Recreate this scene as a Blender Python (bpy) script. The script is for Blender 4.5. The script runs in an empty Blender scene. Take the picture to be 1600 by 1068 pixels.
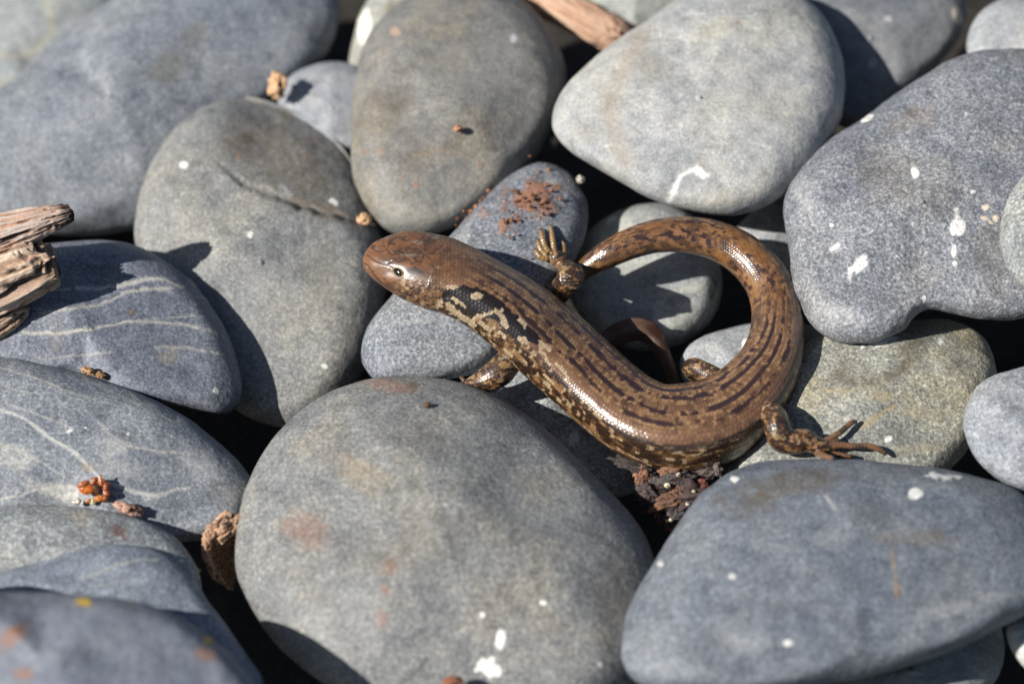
import bpy, math, random
import numpy as np
from mathutils import Vector

# ------------------------------------------------------------------ camera, sky, sun, exposure
C = bpy.context.scene.collection
SC = bpy.context.scene
PITCH = math.radians(52.0)
DIST = 0.444                                     # metres from lens to the skink
cam_d = bpy.data.cameras.new("camera")
cam_d.lens, cam_d.sensor_width = 100.0, 36.0
cam_d.clip_start, cam_d.clip_end = 0.01, 50.0
cam_d.dof.use_dof = True
cam_d.dof.focus_distance = 0.440
cam_d.dof.aperture_fstop = 10.5
cam_d.dof.aperture_blades = 7
cam = bpy.data.objects.new("camera", cam_d)
cam.location = (0, -DIST * math.cos(PITCH), DIST * math.sin(PITCH))
cam.rotation_euler = (math.pi / 2 - PITCH, 0, 0)
C.objects.link(cam)
SC.camera = cam

SUN = Vector((-0.71, -0.27, 0.64)).normalized()  # towards the sun
sun_d = bpy.data.lights.new("sun", 'SUN')
sun_d.energy, sun_d.angle, sun_d.color = 5.0, math.radians(0.53), (1.0, 0.955, 0.89)
sun = bpy.data.objects.new("sun", sun_d)
sun.rotation_euler = SUN.to_track_quat('Z', 'Y').to_euler()
sun.location = (-1, -0.3, 1.2)
C.objects.link(sun)
W = bpy.data.worlds.new("World")
SC.world = W
W.use_nodes = True
sky = W.node_tree.nodes.new('ShaderNodeTexSky')
sky.sky_type = 'NISHITA'
sky.sun_disc = False
sky.sun_elevation = math.asin(SUN.z)
sky.sun_rotation = math.atan2(SUN.x, SUN.y)
W.node_tree.links.new(sky.outputs[0], W.node_tree.nodes['Background'].inputs[0])
W.node_tree.nodes['Background'].inputs[1].default_value = 0.05
SC.view_settings.view_transform = 'Standard'
SC.view_settings.look = 'None'
SC.view_settings.exposure = 0.5
SC.view_settings.gamma = 1.0
SC.cycles.max_bounces = 6

# ------------------------------------------------------------------ helpers
F_ = np.array((0, math.cos(PITCH), -math.sin(PITCH)))
U_ = np.array((0, math.sin(PITCH), math.cos(PITCH)))
R_ = np.array((1.0, 0, 0))
CAM = np.array(cam.location)
FPX = 1600 * cam_d.lens / cam_d.sensor_width
PX = 1e-4                                        # one photo pixel is about a tenth of a millimetre


def unproj(px, py, d):
    px, py, d = np.broadcast_arrays(np.asarray(px, float), np.asarray(py, float), np.asarray(d, float))
    x, y = (px - 800) / FPX, -(py - 534) / FPX
    return CAM + d[..., None] * (x[..., None] * R_ + y[..., None] * U_ + F_)


def plane_depth(py, z):
    y = -(np.asarray(py, float) - 534) / FPX
    return (z - CAM[2]) / (y * U_[2] + F_[2])


def vnoise(P, seed=0):
    """smooth value noise in -1..1 on an (n,3) array"""
    P = np.asarray(P, float)
    i = np.floor(P).astype(np.int64)
    f = P - i
    f = f * f * f * (f * (f * 6 - 15) + 10)

    def h(ix, iy, iz):
        n = (ix * 374761393 + iy * 668265263 + iz * 2147483647 + seed * 1274126177) & 0xFFFFFFFF
        n = ((n ^ (n >> 13)) * 1274126177) & 0xFFFFFFFF
        n = ((n ^ (n >> 16)) * 2246822519) & 0xFFFFFFFF
        return ((n ^ (n >> 15)) & 0xFFFF) / 32767.5 - 1
    x, y, z = i[:, 0], i[:, 1], i[:, 2]
    fx, fy, fz = f[:, 0], f[:, 1], f[:, 2]
    out = 0
    for dx in (0, 1):
        for dy in (0, 1):
            for dz in (0, 1):
                w = (fx if dx else 1 - fx) * (fy if dy else 1 - fy) * (fz if dz else 1 - fz)
                out = out + w * h(x + dx, y + dy, z + dz)
    return out


def fbm(P, seed=0, oct=3):
    a, s, t = 1.0, 0, 0
    for k in range(oct):
        s = s + a * vnoise(P * (2.03 ** k) + 17.3 * k, seed + k)
        t += a
        a *= 0.5
    return s / t


def noise2(x, y, freq, seed=0, oct=3):
    return fbm(np.stack([x * freq, y * freq, np.full_like(x, 0.37 + seed * 3.1)], -1), seed, oct)


def sstep(a, b, x):
    t = np.clip((x - a) / (b - a), 0, 1)
    return t * t * (3 - 2 * t)


def new_mesh(name, V, quads, smooth=True, tris=None):
    me = bpy.data.meshes.new(name)
    V = np.asarray(V, np.float32)
    quads = np.asarray(quads, np.int32).reshape(-1, 4)
    tris = np.zeros((0, 3), np.int32) if tris is None else np.asarray(tris, np.int32).reshape(-1, 3)
    me.vertices.add(len(V))
    me.vertices.foreach_set('co', V.ravel())
    loops = np.concatenate([quads.ravel(), tris.ravel()])
    me.loops.add(len(loops))
    me.loops.foreach_set('vertex_index', loops)
    nq, nt = len(quads), len(tris)
    me.polygons.add(nq + nt)
    st = np.concatenate([np.arange(nq) * 4, nq * 4 + np.arange(nt) * 3]).astype(np.int32)
    me.polygons.foreach_set('loop_start', st)
    me.polygons.foreach_set('use_smooth', np.full(nq + nt, smooth, bool))
    me.update(calc_edges=True)
    me.validate()
    return me


def set_col(me, name, rgba):
    at = me.attributes.new(name, 'FLOAT_COLOR', 'POINT')
    at.data.foreach_set('color', np.asarray(rgba, np.float32).ravel())


def link(name, me, mat=None, parent=None, label=None, cat=None, group=None, kind=None, loc=None):
    o = bpy.data.objects.new(name, me)
    C.objects.link(o)
    if mat is not None and me is not None:
        me.materials.append(mat)
    if loc is not None:
        o.location = loc
    if parent is not None:
        o.parent = parent
    for k, v in (('label', label), ('category', cat), ('group', group), ('kind', kind)):
        if v:
            o[k] = v
    return o


class NT:
    """small wrapper for building node trees"""
    def __init__(s, name):
        s.m = bpy.data.materials.new(name)
        s.m.use_nodes = True
        s.t = s.m.node_tree
        s.b = s.t.nodes['Principled BSDF']

    def n(s, typ, **kw):
        nd = s.t.nodes.new(typ)
        for k, v in kw.items():
            if k.startswith('i_'):
                nd.inputs[k[2:].replace('_', ' ')].default_value = v
            else:
                setattr(nd, k, v)
        return nd

    def l(s, a, b):
        s.t.links.new(a, b)

    def ramp(s, src, stops):
        r = s.n('ShaderNodeValToRGB')
        el = r.color_ramp.elements
        while len(el) < len(stops):
            el.new(0.5)
        for e, (p, c) in zip(el, stops):
            e.position = p
            e.color = (*c, 1) if len(c) == 3 else c
        s.l(src, r.inputs[0])
        return r.outputs[0]

    def mix(s, fac, a, b, mode='MIX'):
        m = s.n('ShaderNodeMix', data_type='RGBA', blend_type=mode)
        for sock, v in ((m.inputs[0], fac), (m.inputs[6], a), (m.inputs[7], b)):
            if isinstance(v, (int, float)):
                sock.default_value = v
            elif isinstance(v, (tuple, list)):
                sock.default_value = (*v, 1) if len(v) == 3 else v
            else:
                s.l(v, sock)
        return m.outputs[2]

    def noise(s, vec, scale, detail=3, rough=0.55):
        nd = s.n('ShaderNodeTexNoise')
        nd.inputs['Scale'].default_value = scale
        nd.inputs['Detail'].default_value = detail
        nd.inputs['Roughness'].default_value = rough
        s.l(vec, nd.inputs['Vector'])
        return nd.outputs['Fac']

# ------------------------------------------------------------------ stones
def stone_material(name, base, warm, speck, rough, seed, bump=1.0, spec=0.35):
    """grey greywacke: cloudy tint, fine light and dark grain, marks from the colour attribute"""
    k = NT(name)
    tc = k.n('ShaderNodeTexCoord')
    mp = k.n('ShaderNodeMapping')
    mp.inputs['Location'].default_value = (seed * 0.37, seed * 0.73, seed * 0.19)
    k.l(tc.outputs['Object'], mp.inputs['Vector'])
    v = mp.outputs[0]
    big = k.noise(v, 75, 4, 0.6)
    mid = k.noise(v, 330, 4, 0.65)
    fine = k.noise(v, 1800, 3, 0.7)
    fine2 = k.noise(v, 2600, 2, 0.6)
    b = np.array(base) * np.array((.94, .965, 1.0))
    speck = speck * .88
    w = b * np.array(warm)
    col = k.ramp(big, [(0.34, tuple(b * np.array((0.80, .82, .86)))), (0.5, tuple(b)), (0.66, tuple(w * 1.06))])
    m1 = k.ramp(mid, [(0.3, (0.72,) * 3), (0.5, (1, 1, 1)), (0.72, (1.24, 1.22, 1.17))])
    col = k.mix(1.0, col, m1, 'MULTIPLY')
    lo, hi = 1 - 0.62 * speck, 1 + 0.95 * speck
    m2 = k.ramp(fine, [(0.34, (lo,) * 3), (0.5, (1, 1, 1)), (0.66, (hi, hi * 0.985, hi * 0.94))])
    col = k.mix(1.0, col, m2, 'MULTIPLY')
    m3 = k.ramp(fine2, [(0.38, (1 - 0.4 * speck,) * 3), (0.52, (1, 1, 1)), (0.68, (1 + 0.6 * speck,) * 3)])
    col = k.mix(1.0, col, m3, 'MULTIPLY')
    # faint scratches and bedding streaks along the stone
    ms = k.n('ShaderNodeMapping')
    ms.inputs['Rotation'].default_value = (0.3 * math.sin(seed * 2.3), 0.4 * math.sin(seed * 1.1), seed * 1.37)
    ms.inputs['Scale'].default_value = (.16, 1, 1)
    k.l(v, ms.inputs['Vector'])
    st = k.noise(ms.outputs[0], 1100, 3, .6)
    col = k.mix(1.0, col, k.ramp(st, [(.30, (.86,) * 3), (.45, (1, 1, 1)), (.63, (1, 1, 1)), (.74, (1.32, 1.31, 1.27))]), 'MULTIPLY')
    at = k.n('ShaderNodeVertexColor', layer_name='marks')
    # grain also breaks up the marks
    mk = k.mix(0.35, at.outputs['Color'], m2, 'MULTIPLY')
    col = k.mix(at.outputs['Alpha'], col, mk)
    k.l(col, k.b.inputs['Base Color'])
    r = k.ramp(mid, [(0.3, (rough - 0.07,) * 3), (0.7, (rough + 0.08,) * 3)])
    k.l(r, k.b.inputs['Roughness'])
    k.b.inputs['Specular IOR Level'].default_value = spec
    bp = k.n('ShaderNodeBump', i_Strength=0.55 * bump, i_Distance=0.00016)
    k.l(fine, bp.inputs['Height'])
    bp2 = k.n('ShaderNodeBump', i_Strength=0.5 * bump, i_Distance=0.0006)
    k.l(mid, bp2.inputs['Height'])
    k.l(bp.outputs[0], bp2.inputs['Normal'])
    k.l(bp2.outputs[0], k.b.inputs['Normal'])
    return k.m


WHITE, CREAM, RUST, BROWN, VEIN, OCHRE, DARK, PALE, YELLOW = (
    (0.78, 0.77, 0.73), (0.66, 0.58, 0.45), (0.26, 0.125, 0.07), (0.105, 0.085, 0.06), (0.46, 0.44, 0.38),
    (0.30, 0.22, 0.11), (0.055, 0.055, 0.055), (0.38, 0.38, 0.37), (0.55, 0.36, 0.02))


def spline_closed(pts, n):
    P = np.array(pts, float)
    m = len(P)
    out = []
    for i in range(m):
        p0, p1, p2, p3 = P[i - 1], P[i], P[(i + 1) % m], P[(i + 2) % m]
        # centripetal-like tangents scaled by the chord, so uneven spacing does not overshoot
        L = np.linalg.norm(p2 - p1)
        t1 = (p2 - p0) / (np.linalg.norm(p2 - p1) + np.linalg.norm(p1 - p0)) * L
        t2 = (p3 - p1) / (np.linalg.norm(p3 - p2) + np.linalg.norm(p2 - p1)) * L
        t = np.linspace(0, 1, n, endpoint=False)[:, None]
        out.append((2 * t**3 - 3 * t**2 + 1) * p1 + (t**3 - 2 * t**2 + t) * t1 + (-2 * t**3 + 3 * t**2) * p2 + (t**3 - t**2) * t2)
    return np.concatenate(out)


def spline_open(pts, n):
    P = np.array(pts, float)
    m = len(P)
    out = []
    for i in range(m - 1):
        p1, p2 = P[i], P[i + 1]
        p0 = P[i - 1] if i else 2 * p1 - p2
        p3 = P[i + 2] if i + 2 < m else 2 * p2 - p1
        t = np.linspace(0, 1, n, endpoint=(i == m - 2))[:, None]
        a, b = (p2 - p0) / 2, (p3 - p1) / 2
        out.append((2 * t**3 - 3 * t**2 + 1) * p1 + (t**3 - 2 * t**2 + t) * a + (-2 * t**3 + 3 * t**2) * p2 + (t**3 - t**2) * b)
    return np.concatenate(out)


class Stone:
    """a rounded pebble: closed surface, its outline seen from the photographer's side given in pts"""
    def __init__(s, key, pts, z=0, T=None, g=0.5, gx=0.0, p=2.5, lump=1.0, col=(0.2, 0.21, 0.225), warm=(1.04, 1.0, 0.93),
                 speck=0.5, rough=0.62, marks=(), label='', push=0, c=None, bump=1.0, ledge=None, cat='stone', name='stone', facets=4, facet_depth=1.6, tol=.30):
        s.__dict__.update(locals())
        B = spline_closed(pts, 24)
        s.c = np.array(c if c is not None else (B.min(0) + B.max(0)) / 2, float)
        rel = B - s.c
        al = np.arctan2(rel[:, 1], rel[:, 0])
        rr = np.hypot(rel[:, 0], rel[:, 1])
        o = np.argsort(al)
        al, rr = al[o], rr[o]
        s.A = np.concatenate([al - 2 * np.pi, al, al + 2 * np.pi])
        s.RR = np.concatenate([rr, rr, rr])
        # softened outline used towards the middle of the stone
        gr = np.linspace(-np.pi, np.pi, 360, endpoint=False)
        R0 = np.interp(gr, s.A, s.RR)
        Fq = np.fft.rfft(R0)
        Fq[4:] = 0
        s.GS = np.concatenate([gr, [np.pi]])
        R1 = np.fft.irfft(Fq, 360)
        s.RS = np.concatenate([R1, R1[:1]])
        s.rmin = float(np.median(R0))
        s.T = (0.56 * np.sqrt(np.percentile(R0, 10) * s.rmin) if T is None else T)
        s.d0 = float(plane_depth(s.c[1], z * 1e-3))

    def R(s, a):
        return np.interp(a, s.A, s.RR)

    def frontback(s, X, Y):
        """front and back depth relative to d0 (metres) on pixel arrays; inf outside"""
        dx, dy = X - s.c[0], Y - s.c[1]
        q = np.hypot(dx, dy) / s.R(np.arctan2(dy, dx))
        h = np.where(q < 1, s.T * np.sqrt(np.clip(1 - np.clip(q, 0, 1) ** s.p, 0, 1)), np.nan)
        mid = -dy * s.g + dx * s.gx
        return (mid - h) * PX, (mid + h) * PX


STONES = []


def stone(*a, **k):
    STONES.append(Stone(*a, **k))


# listed from the ones in front to the ones behind; pts are corners of the outline, z the height of the middle in mm
stone('near_left', [(-300, 1060), (-250, 930), (-160, 888), (-70, 902), (0, 924), (90, 926), (190, 935), (280, 962), (345, 1010), (395, 1062), (430, 1120), (380, 1200), (200, 1230), (-60, 1200)],
      z=15, T=85, g=0.42, col=(0.17, 0.183, 0.215), warm=(1.0, 1.0, 0.97), speck=0.35,
      marks=[('blot', 20, 995, 36, 17, -0.7, (.28, .125, .055), .85), ('blot', 35, 1050, 20, 10, 0, RUST, .7), ('blot', 322, 1022, 20, 14, .3, (.27, .125, .055), .8), ('blot', 360, 1022, 9, 6, 0, RUST, .5),
             ('spot', 325, 1000, 8, 7, 0, YELLOW, 1), ('spot', 130, 939, 15, 8, .1, YELLOW, .95), ('spot', 205, 942, 6, 3, 0, OCHRE, .6), ('blot', 40, 938, 8, 5, 0, RUST, .4)],
      label='blue-grey stone with yellow and orange specks, nearest in the bottom left corner')
stone('slate', [(968, 1010), (985, 940), (1020, 880), (1060, 818), (1100, 768), (1150, 732), (1220, 717), (1320, 716), (1430, 726), (1520, 742), (1585, 765), (1640, 810), (1680, 880), (1660, 930), (1600, 962), (1540, 992), (1450, 1028), (1350, 1058), (1240, 1076), (1120, 1085), (1030, 1078), (985, 1055)],
      z=3, T=115, g=0.62, gx=0.02, p=2.6, col=(0.150, 0.163, 0.185), warm=(1.02, 1.0, 0.95), speck=0.55, rough=0.55,
      marks=[('spot', 1430, 771, 15, 10, .1, WHITE, 1), ('blot', 1475, 744, 26, 6, .1, WHITE, .9), ('blot', 1150, 748, 13, 5, -.3, WHITE, .9), ('spot', 1231, 1004, 8, 6, 0, WHITE, .9), ('spot', 1144, 900, 6, 5, 0, WHITE, .7), ('spot', 1032, 881, 6, 7, 0, WHITE, .6),
             ('blot', 1230, 755, 110, 26, -.15, BROWN, .7), ('blot', 1180, 790, 60, 22, -.3, BROWN, .45), ('line', [(1393, 860), (1397, 890), (1402, 930)], 4, OCHRE, .7), ('spot', 1402, 922, 4, 12, 0, RUST, .7), ('blot', 1290, 840, 40, 18, 0, PALE, .3),
             ('blot', 1430, 840, 70, 16, .1, OCHRE, .22), ('blot', 1480, 950, 60, 14, -.2, PALE, .35), ('blot', 1230, 950, 90, 18, 0, DARK, .3), ('blot', 1360, 800, 60, 16, .2, DARK, .25), ('blot', 1150, 1000, 60, 25, .2, PALE, .25), ('line', [(1290, 775), (1305, 795)], 4, PALE, .7), ('blot', 1560, 930, 40, 12, 0, PALE, .35)],
      label='large flat dark slate-grey stone in the lower right corner with a white spot')
stone('corner_right', [(1572, 985), (1590, 962), (1640, 950), (1700, 990), (1690, 1050), (1630, 1060), (1590, 1030)], z=-4, col=(0.42, 0.43, 0.41), T=38,
      label='pale pebble cut off by the bottom of the right edge')
stone('under_slate', [(1290, 1075), (1400, 1030), (1500, 960), (1555, 962), (1570, 1010), (1558, 1060), (1500, 1120), (1400, 1140), (1310, 1130)], z=-12, T=75, col=(0.25, 0.26, 0.25), speck=.4, g=.5,
      marks=[('blot', 1480, 1030, 60, 20, -.3, PALE, .3)], label='rounded grey-green stone showing below the flat dark slate-grey stone')
stone('big_middle', [(370, 850), (385, 765), (430, 682), (500, 622), (580, 591), (660, 588), (740, 603), (810, 640), (880, 692), (950, 762), (1005, 832), (1030, 900), (1035, 980), (1000, 1060), (920, 1120), (780, 1150), (640, 1140), (540, 1090), (460, 1035), (400, 965), (373, 905)],
      z=2, T=150, g=0.5, p=2.35, col=(0.194, 0.193, 0.186), warm=(1.12, 1.04, 0.92), speck=0.62,
      marks=[('blot', 480, 830, 42, 36, .3, RUST, .5), ('blot', 610, 885, 14, 16, 0, RUST, .55), ('blot', 602, 920, 10, 12, 0, RUST, .55), ('blot', 598, 965, 12, 18, 0, RUST, .5), ('blot', 610, 600, 45, 12, .15, RUST, .55), ('blot', 645, 604, 10, 10, 0, BROWN, .8), ('blot', 560, 735, 50, 30, .6, OCHRE, .35),
             ('spot', 783, 998, 8, 20, .15, WHITE, 1), ('blot', 762, 1042, 22, 14, .5, WHITE, .9), ('spot', 848, 941, 7, 4, .3, WHITE, 1), ('spot', 754, 960, 6, 5, .5, WHITE, .75), ('spot', 697, 788, 7, 4, .3, PALE, .9), ('spot', 938, 1037, 5, 6, 0, WHITE, .6),
             ('line', [(940, 985), (948, 1005), (958, 1020)], 3, DARK, .8), ('line', [(668, 1030), (650, 1050), (632, 1062)], 6, DARK, .7), ('line', [(705, 860), (715, 880), (716, 900)], 3, DARK, .4), ('blot', 640, 850, 120, 60, -.2, BROWN, .28), ('blot', 960, 940, 40, 60, .3, BROWN, .45), ('blot', 660, 690, 90, 40, .4, BROWN, .25), ('spot', 616, 745, 4, 4, 0, DARK, .8),
             ('blot', 850, 790, 90, 50, .4, PALE, .22), ('blot', 540, 980, 60, 90, .4, PALE, .22), ('line', [(540, 640), (600, 720), (650, 790), (690, 850)], 12, PALE, .18)],
      label='biggest rounded grey stone in the bottom middle, in front of the skink')
stone('blue_left', [(-140, 960), (-60, 905), (0, 892), (60, 876), (130, 856), (195, 850), (255, 864), (298, 900), (330, 945), (372, 1005), (410, 1070), (380, 1120), (200, 1130), (-80, 1080)],
      z=6, push=6, T=55, g=.5, col=(0.20, 0.22, 0.255), speck=.55, warm=(1, 1, .97),
      marks=[('line', [(128, 905), (165, 890), (205, 876), (245, 873)], 3, VEIN, .5), ('line', [(80, 930), (160, 912), (230, 905)], 2, VEIN, .3), ('blot', 305, 915, 10, 14, -.4, PALE, .6)],
      label='blue-grey stone half shaded by the nearest stone in the bottom left')
stone('speck_left', [(-150, 880), (-80, 815), (0, 791), (80, 789), (160, 797), (230, 815), (280, 845), (308, 886), (315, 930), (280, 980), (150, 990), (-60, 980)], z=8, tol=1.1, T=55, g=.5, col=(0.24, 0.25, 0.25), speck=.75,
      marks=[('blot', 185, 827, 16, 13, .4, (0.09, 0.045, 0.035), .9), ('blot', 195, 838, 8, 7, .4, (0.16, 0.05, 0.04), .6), ('blot', 125, 810, 22, 12, 0, OCHRE, .35), ('spot', 62, 815, 3, 2, 0, WHITE, .8)],
      label='speckled grey stone with one dark red spot, at the left edge under the veined stone')
stone('veined_low', [(-160, 700), (-80, 580), (0, 557), (100, 576), (200, 606), (290, 651), (350, 699), (393, 747), (401, 785), (378, 825), (325, 842), (200, 852), (30, 845), (-100, 800)],
      z=10, T=85, g=.5, col=(0.195, 0.208, 0.228), warm=(1.0, 1, .96), speck=.6,
      marks=[('line', [(0, 640), (40, 655), (80, 685), (110, 702), (135, 725), (160, 748), (200, 765), (240, 772), (295, 760)], 4, (.5, .5, .46), .75), ('line', [(0, 575), (60, 592), (110, 612), (150, 625)], 2.5, VEIN, .5), ('line', [(10, 630), (60, 648), (110, 668)], 2.5, VEIN, .5),
             ('line', [(150, 655), (175, 680), (200, 695), (250, 705), (290, 708)], 2.5, VEIN, .55), ('line', [(0, 780), (30, 775), (70, 762), (120, 762), (190, 770)], 3, VEIN, .6), ('line', [(-10, 690), (30, 705), (70, 725), (100, 745)], 2.5, VEIN, .5), ('line', [(0, 715), (40, 745), (75, 765), (100, 780)], 3, VEIN, .4), ('line', [(195, 610), (240, 640), (270, 660)], 2, VEIN, .35), ('line', [(225, 780), (260, 770), (300, 755)], 2.5, VEIN, .5),
             ('line', [(235, 680), (260, 710), (280, 735)], 2, VEIN, .3), ('line', [(0, 600), (30, 610), (60, 615)], 2, VEIN, .4),
             ('line', [(118, 580), (150, 600), (210, 628), (240, 650)], 2, VEIN, .3), ('blot', 170, 700, 26, 22, 0, (.42, .42, .40), .6), ('blot', 105, 770, 55, 14, .2, (.55, .53, .48), .7), ('blot', 22, 712, 35, 18, .3, (.5, .49, .45), .65), ('blot', 200, 730, 55, 25, .2, PALE, .5), ('blot', 310, 720, 40, 30, .4, PALE, .4), ('blot', 345, 775, 30, 26, .4, BROWN, .35), ('spot', 109, 673, 7, 3, -.5, WHITE, 1), ('spot', 133, 668, 3, 2, 0, WHITE, .9), ('spot', 200, 678, 3, 3, 0, WHITE, .9), ('spot', 124, 784, 8, 4, .2, (.75, .72, .6), 1),
             ('blot', 135, 728, 14, 10, .2, OCHRE, .55), ('blot', 372, 770, 22, 30, .3, (.33, .32, .28), .45)],
      label='grey stone crossed by thin white veins below the striped stone at the left edge')
stone('striped', [(-90, 520), (-90, 440), (-20, 400), (40, 384), (120, 376), (200, 380), (262, 410), (312, 452), (350, 510), (374, 578), (376, 618), (355, 645), (310, 641), (220, 622), (130, 598), (50, 574), (-20, 556)],
      z=14, T=84, g=.55, gx=.12, col=(0.165, 0.176, 0.206), warm=(1.02, 1, .96), speck=.55, rough=.55,
      marks=[('line', [(120, 450), (160, 450), (200, 443), (245, 435), (285, 448)], 4.5, (.5, .48, .42), .8), ('line', [(65, 489), (110, 482), (155, 474), (185, 463), (205, 455), (270, 450)], 3.5, VEIN, .75), ('line', [(35, 520), (90, 520), (140, 514), (195, 504), (250, 504), (290, 508), (335, 518)], 4, VEIN, .8), ('line', [(190, 505), (260, 496), (320, 494)], 2.5, VEIN, .55), ('line', [(245, 543), (285, 543), (320, 548), (350, 553)], 3, VEIN, .6), ('line', [(60, 560), (110, 557), (180, 548)], 2.5, VEIN, .4), ('line', [(80, 452), (110, 452)], 3, VEIN, .6),
             ('line', [(300, 460), (325, 470), (345, 490)], 2, VEIN, .4), ('blot', 265, 555, 18, 14, 0, OCHRE, .35), ('spot', 205, 488, 4, 5, 0, OCHRE, .7), ('spot', 337, 610, 5, 6, 0, WHITE, 1), ('blot', 180, 428, 16, 14, 0, OCHRE, .2), ('blot', 145, 425, 50, 20, .2, DARK, .25), ('blot', 90, 525, 12, 30, .1, BROWN, .4), ('blot', 150, 410, 12, 4, .5, PALE, .6)],
      label='blue-grey stone with pale parallel stripes, beside the driftwood at the left edge')
stone('right_round', [(1505, 655), (1525, 605), (1570, 580), (1640, 570), (1710, 610), (1720, 700), (1670, 770), (1600, 768), (1550, 742), (1518, 705)], z=3, T=60, g=.45, col=(0.27, 0.28, 0.295), speck=.55,
      label='round grey pebble at the right edge above the flat dark slate-grey stone')
stone('right_edge', [(1562, 375), (1575, 310), (1610, 265), (1670, 250), (1730, 320), (1730, 430), (1680, 480), (1620, 462), (1580, 430)], z=16, T=62, g=.4, col=(0.27, 0.275, 0.26), speck=.7,
      label='pale rounded pebble cut off by the right edge above the white-spotted stone')
stone('pitted', [(1232, 292), (1262, 254), (1312, 208), (1380, 160), (1450, 114), (1520, 84), (1600, 76), (1690, 110), (1740, 220), (1720, 400), (1660, 480), (1600, 500), (1540, 500), (1490, 492), (1450, 486), (1428, 498), (1412, 518), (1370, 536), (1318, 537), (1272, 514), (1248, 470), (1236, 425), (1228, 350)],
      z=9, T=100, g=.62, gx=-.06, p=2.9, facets=6, facet_depth=1.7, c=(1440, 315), lump=2.6, bump=1.6, col=(0.195, 0.20, 0.215), warm=(1.06, 1.01, .93), speck=0.75, rough=.5,
      marks=[('spot', 1497, 356, 13, 14, 0, WHITE, 1), ('line', [(1494, 328), (1496, 345)], 5, WHITE, .9), ('spot', 1430, 270, 7, 9, -.3, WHITE, 1), ('spot', 1355, 185, 12, 5, -.5, WHITE, 1), ('blot', 1342, 412, 20, 8, -.8, WHITE, .6), ('blot', 1328, 432, 6, 18, 0, WHITE, .5), ('line', [(1300, 392), (1308, 382)], 5, WHITE, .8), ('spot', 1490, 392, 5, 12, .1, WHITE, .7), ('spot', 1492, 412, 4, 5, .1, WHITE, .8), ('spot', 1540, 324, 6, 5, 0, CREAM, .9), ('spot', 1538, 341, 8, 4, .3, CREAM, .9), ('spot', 1556, 342, 6, 7, .3, CREAM, .9), ('spot', 1549, 348, 4, 3, .3, CREAM, .9), ('spot', 1520, 300, 4, 4, .2, WHITE, .8), ('spot', 1300, 352, 5, 3, 0, WHITE, .8), ('spot', 1510, 178, 3, 4, .4, WHITE, .5),
             ('blot', 1260, 305, 18, 40, -.2, PALE, .5), ('blot', 1300, 490, 50, 20, .3, PALE, .45), ('blot', 1420, 190, 60, 20, -.4, OCHRE, .22), ('blot', 1550, 400, 40, 60, .1, BROWN, .35), ('spot', 1444, 466, 3, 6, 0, WHITE, .7), ('blot', 1380, 260, 60, 60, 0, OCHRE, .15)],
      label='large rough grey stone at the right with white bird-dropping spots')
stone('white_stone', [(862, 195), (878, 142), (930, 90), (1000, 38), (1060, -2), (1130, -32), (1210, -26), (1272, 10), (1308, 65), (1322, 128), (1312, 190), (1272, 258), (1212, 314), (1152, 335), (1090, 332), (1020, 311), (940, 267), (885, 232)],
      z=15, T=105, g=.62, gx=.0, p=2.8, col=(0.355, 0.35, 0.335), warm=(1.03, 1.0, .92), speck=0.30,
      marks=[('line', [(1045, 314), (1053, 298), (1062, 280), (1075, 268), (1088, 266), (1100, 275)], 7, WHITE, .95), ('blot', 1095, 268, 13, 7, .5, WHITE, .9), ('line', [(1000, 60), (975, 110), (955, 160), (960, 210), (975, 250)], 26, (.26, .21, .15), .45), ('blot', 1120, 40, 50, 20, -.5, (.33, .28, .2), .3), ('spot', 1152, 35, 5, 4, 0, RUST, .5), ('blot', 1100, 250, 16, 7, -.4, (.35, .25, .17), .4),
             ('blot', 1020, 110, 30, 30, 0, (.30, .27, .21), .4), ('blot', 910, 205, 30, 25, .2, (.36, .32, .24), .3), ('blot', 1130, 310, 40, 18, 0, (.33, .29, .2), .35), ('blot', 1180, 150, 120, 80, .2, (.40, .40, .39), .3)],
      label='palest big stone, above the curled tail, with a thin white squiggle')
stone('top_right', [(1510, 78), (1518, 40), (1545, 8), (1590, -6), (1660, 10), (1690, 70), (1650, 130), (1580, 130), (1530, 110)], z=4, T=50, g=.45, col=(0.30, 0.305, 0.31), speck=.3,
      label='small round pale grey stone in the top right corner')
stone('green_stone', [(1128, 735), (1150, 700), (1195, 640), (1235, 570), (1280, 520), (1340, 500), (1430, 498), (1480, 499), (1530, 520), (1558, 568), (1548, 635), (1510, 708), (1450, 760), (1350, 790), (1230, 790), (1150, 770)],
      z=0, T=90, g=.55, col=(0.262, 0.256, 0.218), warm=(1.1, 1.02, .85), speck=.7, rough=.5, lump=1.3, bump=1.3,
      marks=[('ring', 1372, 560, 64, 32, -.38, 10, BROWN, .75), ('blot', 1312, 585, 12, 12, .3, BROWN, .5), ('blot', 1415, 545, 12, 14, .3, BROWN, .45), ('blot', 1380, 532, 28, 8, -.3, WHITE, .85), ('spot', 1470, 533, 5, 6, 0, WHITE, 1), ('spot', 1388, 686, 8, 5, -.4, WHITE, .95), ('blot', 1275, 548, 12, 7, -.5, PALE, .9), ('blot', 1310, 610, 30, 6, 0, (.36, .28, .15), .6), ('line', [(1345, 665), (1370, 650), (1400, 635)], 7, (.38, .28, .13), .6), ('blot', 1440, 645, 40, 10, .1, (.36, .29, .16), .4), ('blot', 1440, 700, 50, 12, -.1, (.34, .29, .18), .4), ('blot', 1380, 620, 20, 8, .1, (.36, .28, .15), .5), ('line', [(1485, 560), (1505, 580), (1512, 605)], 3, DARK, .6), ('blot', 1465, 575, 20, 14, 0, PALE, .4)],
      label='greenish grey stone with a dark curved stain, under the hind foot')
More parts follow.
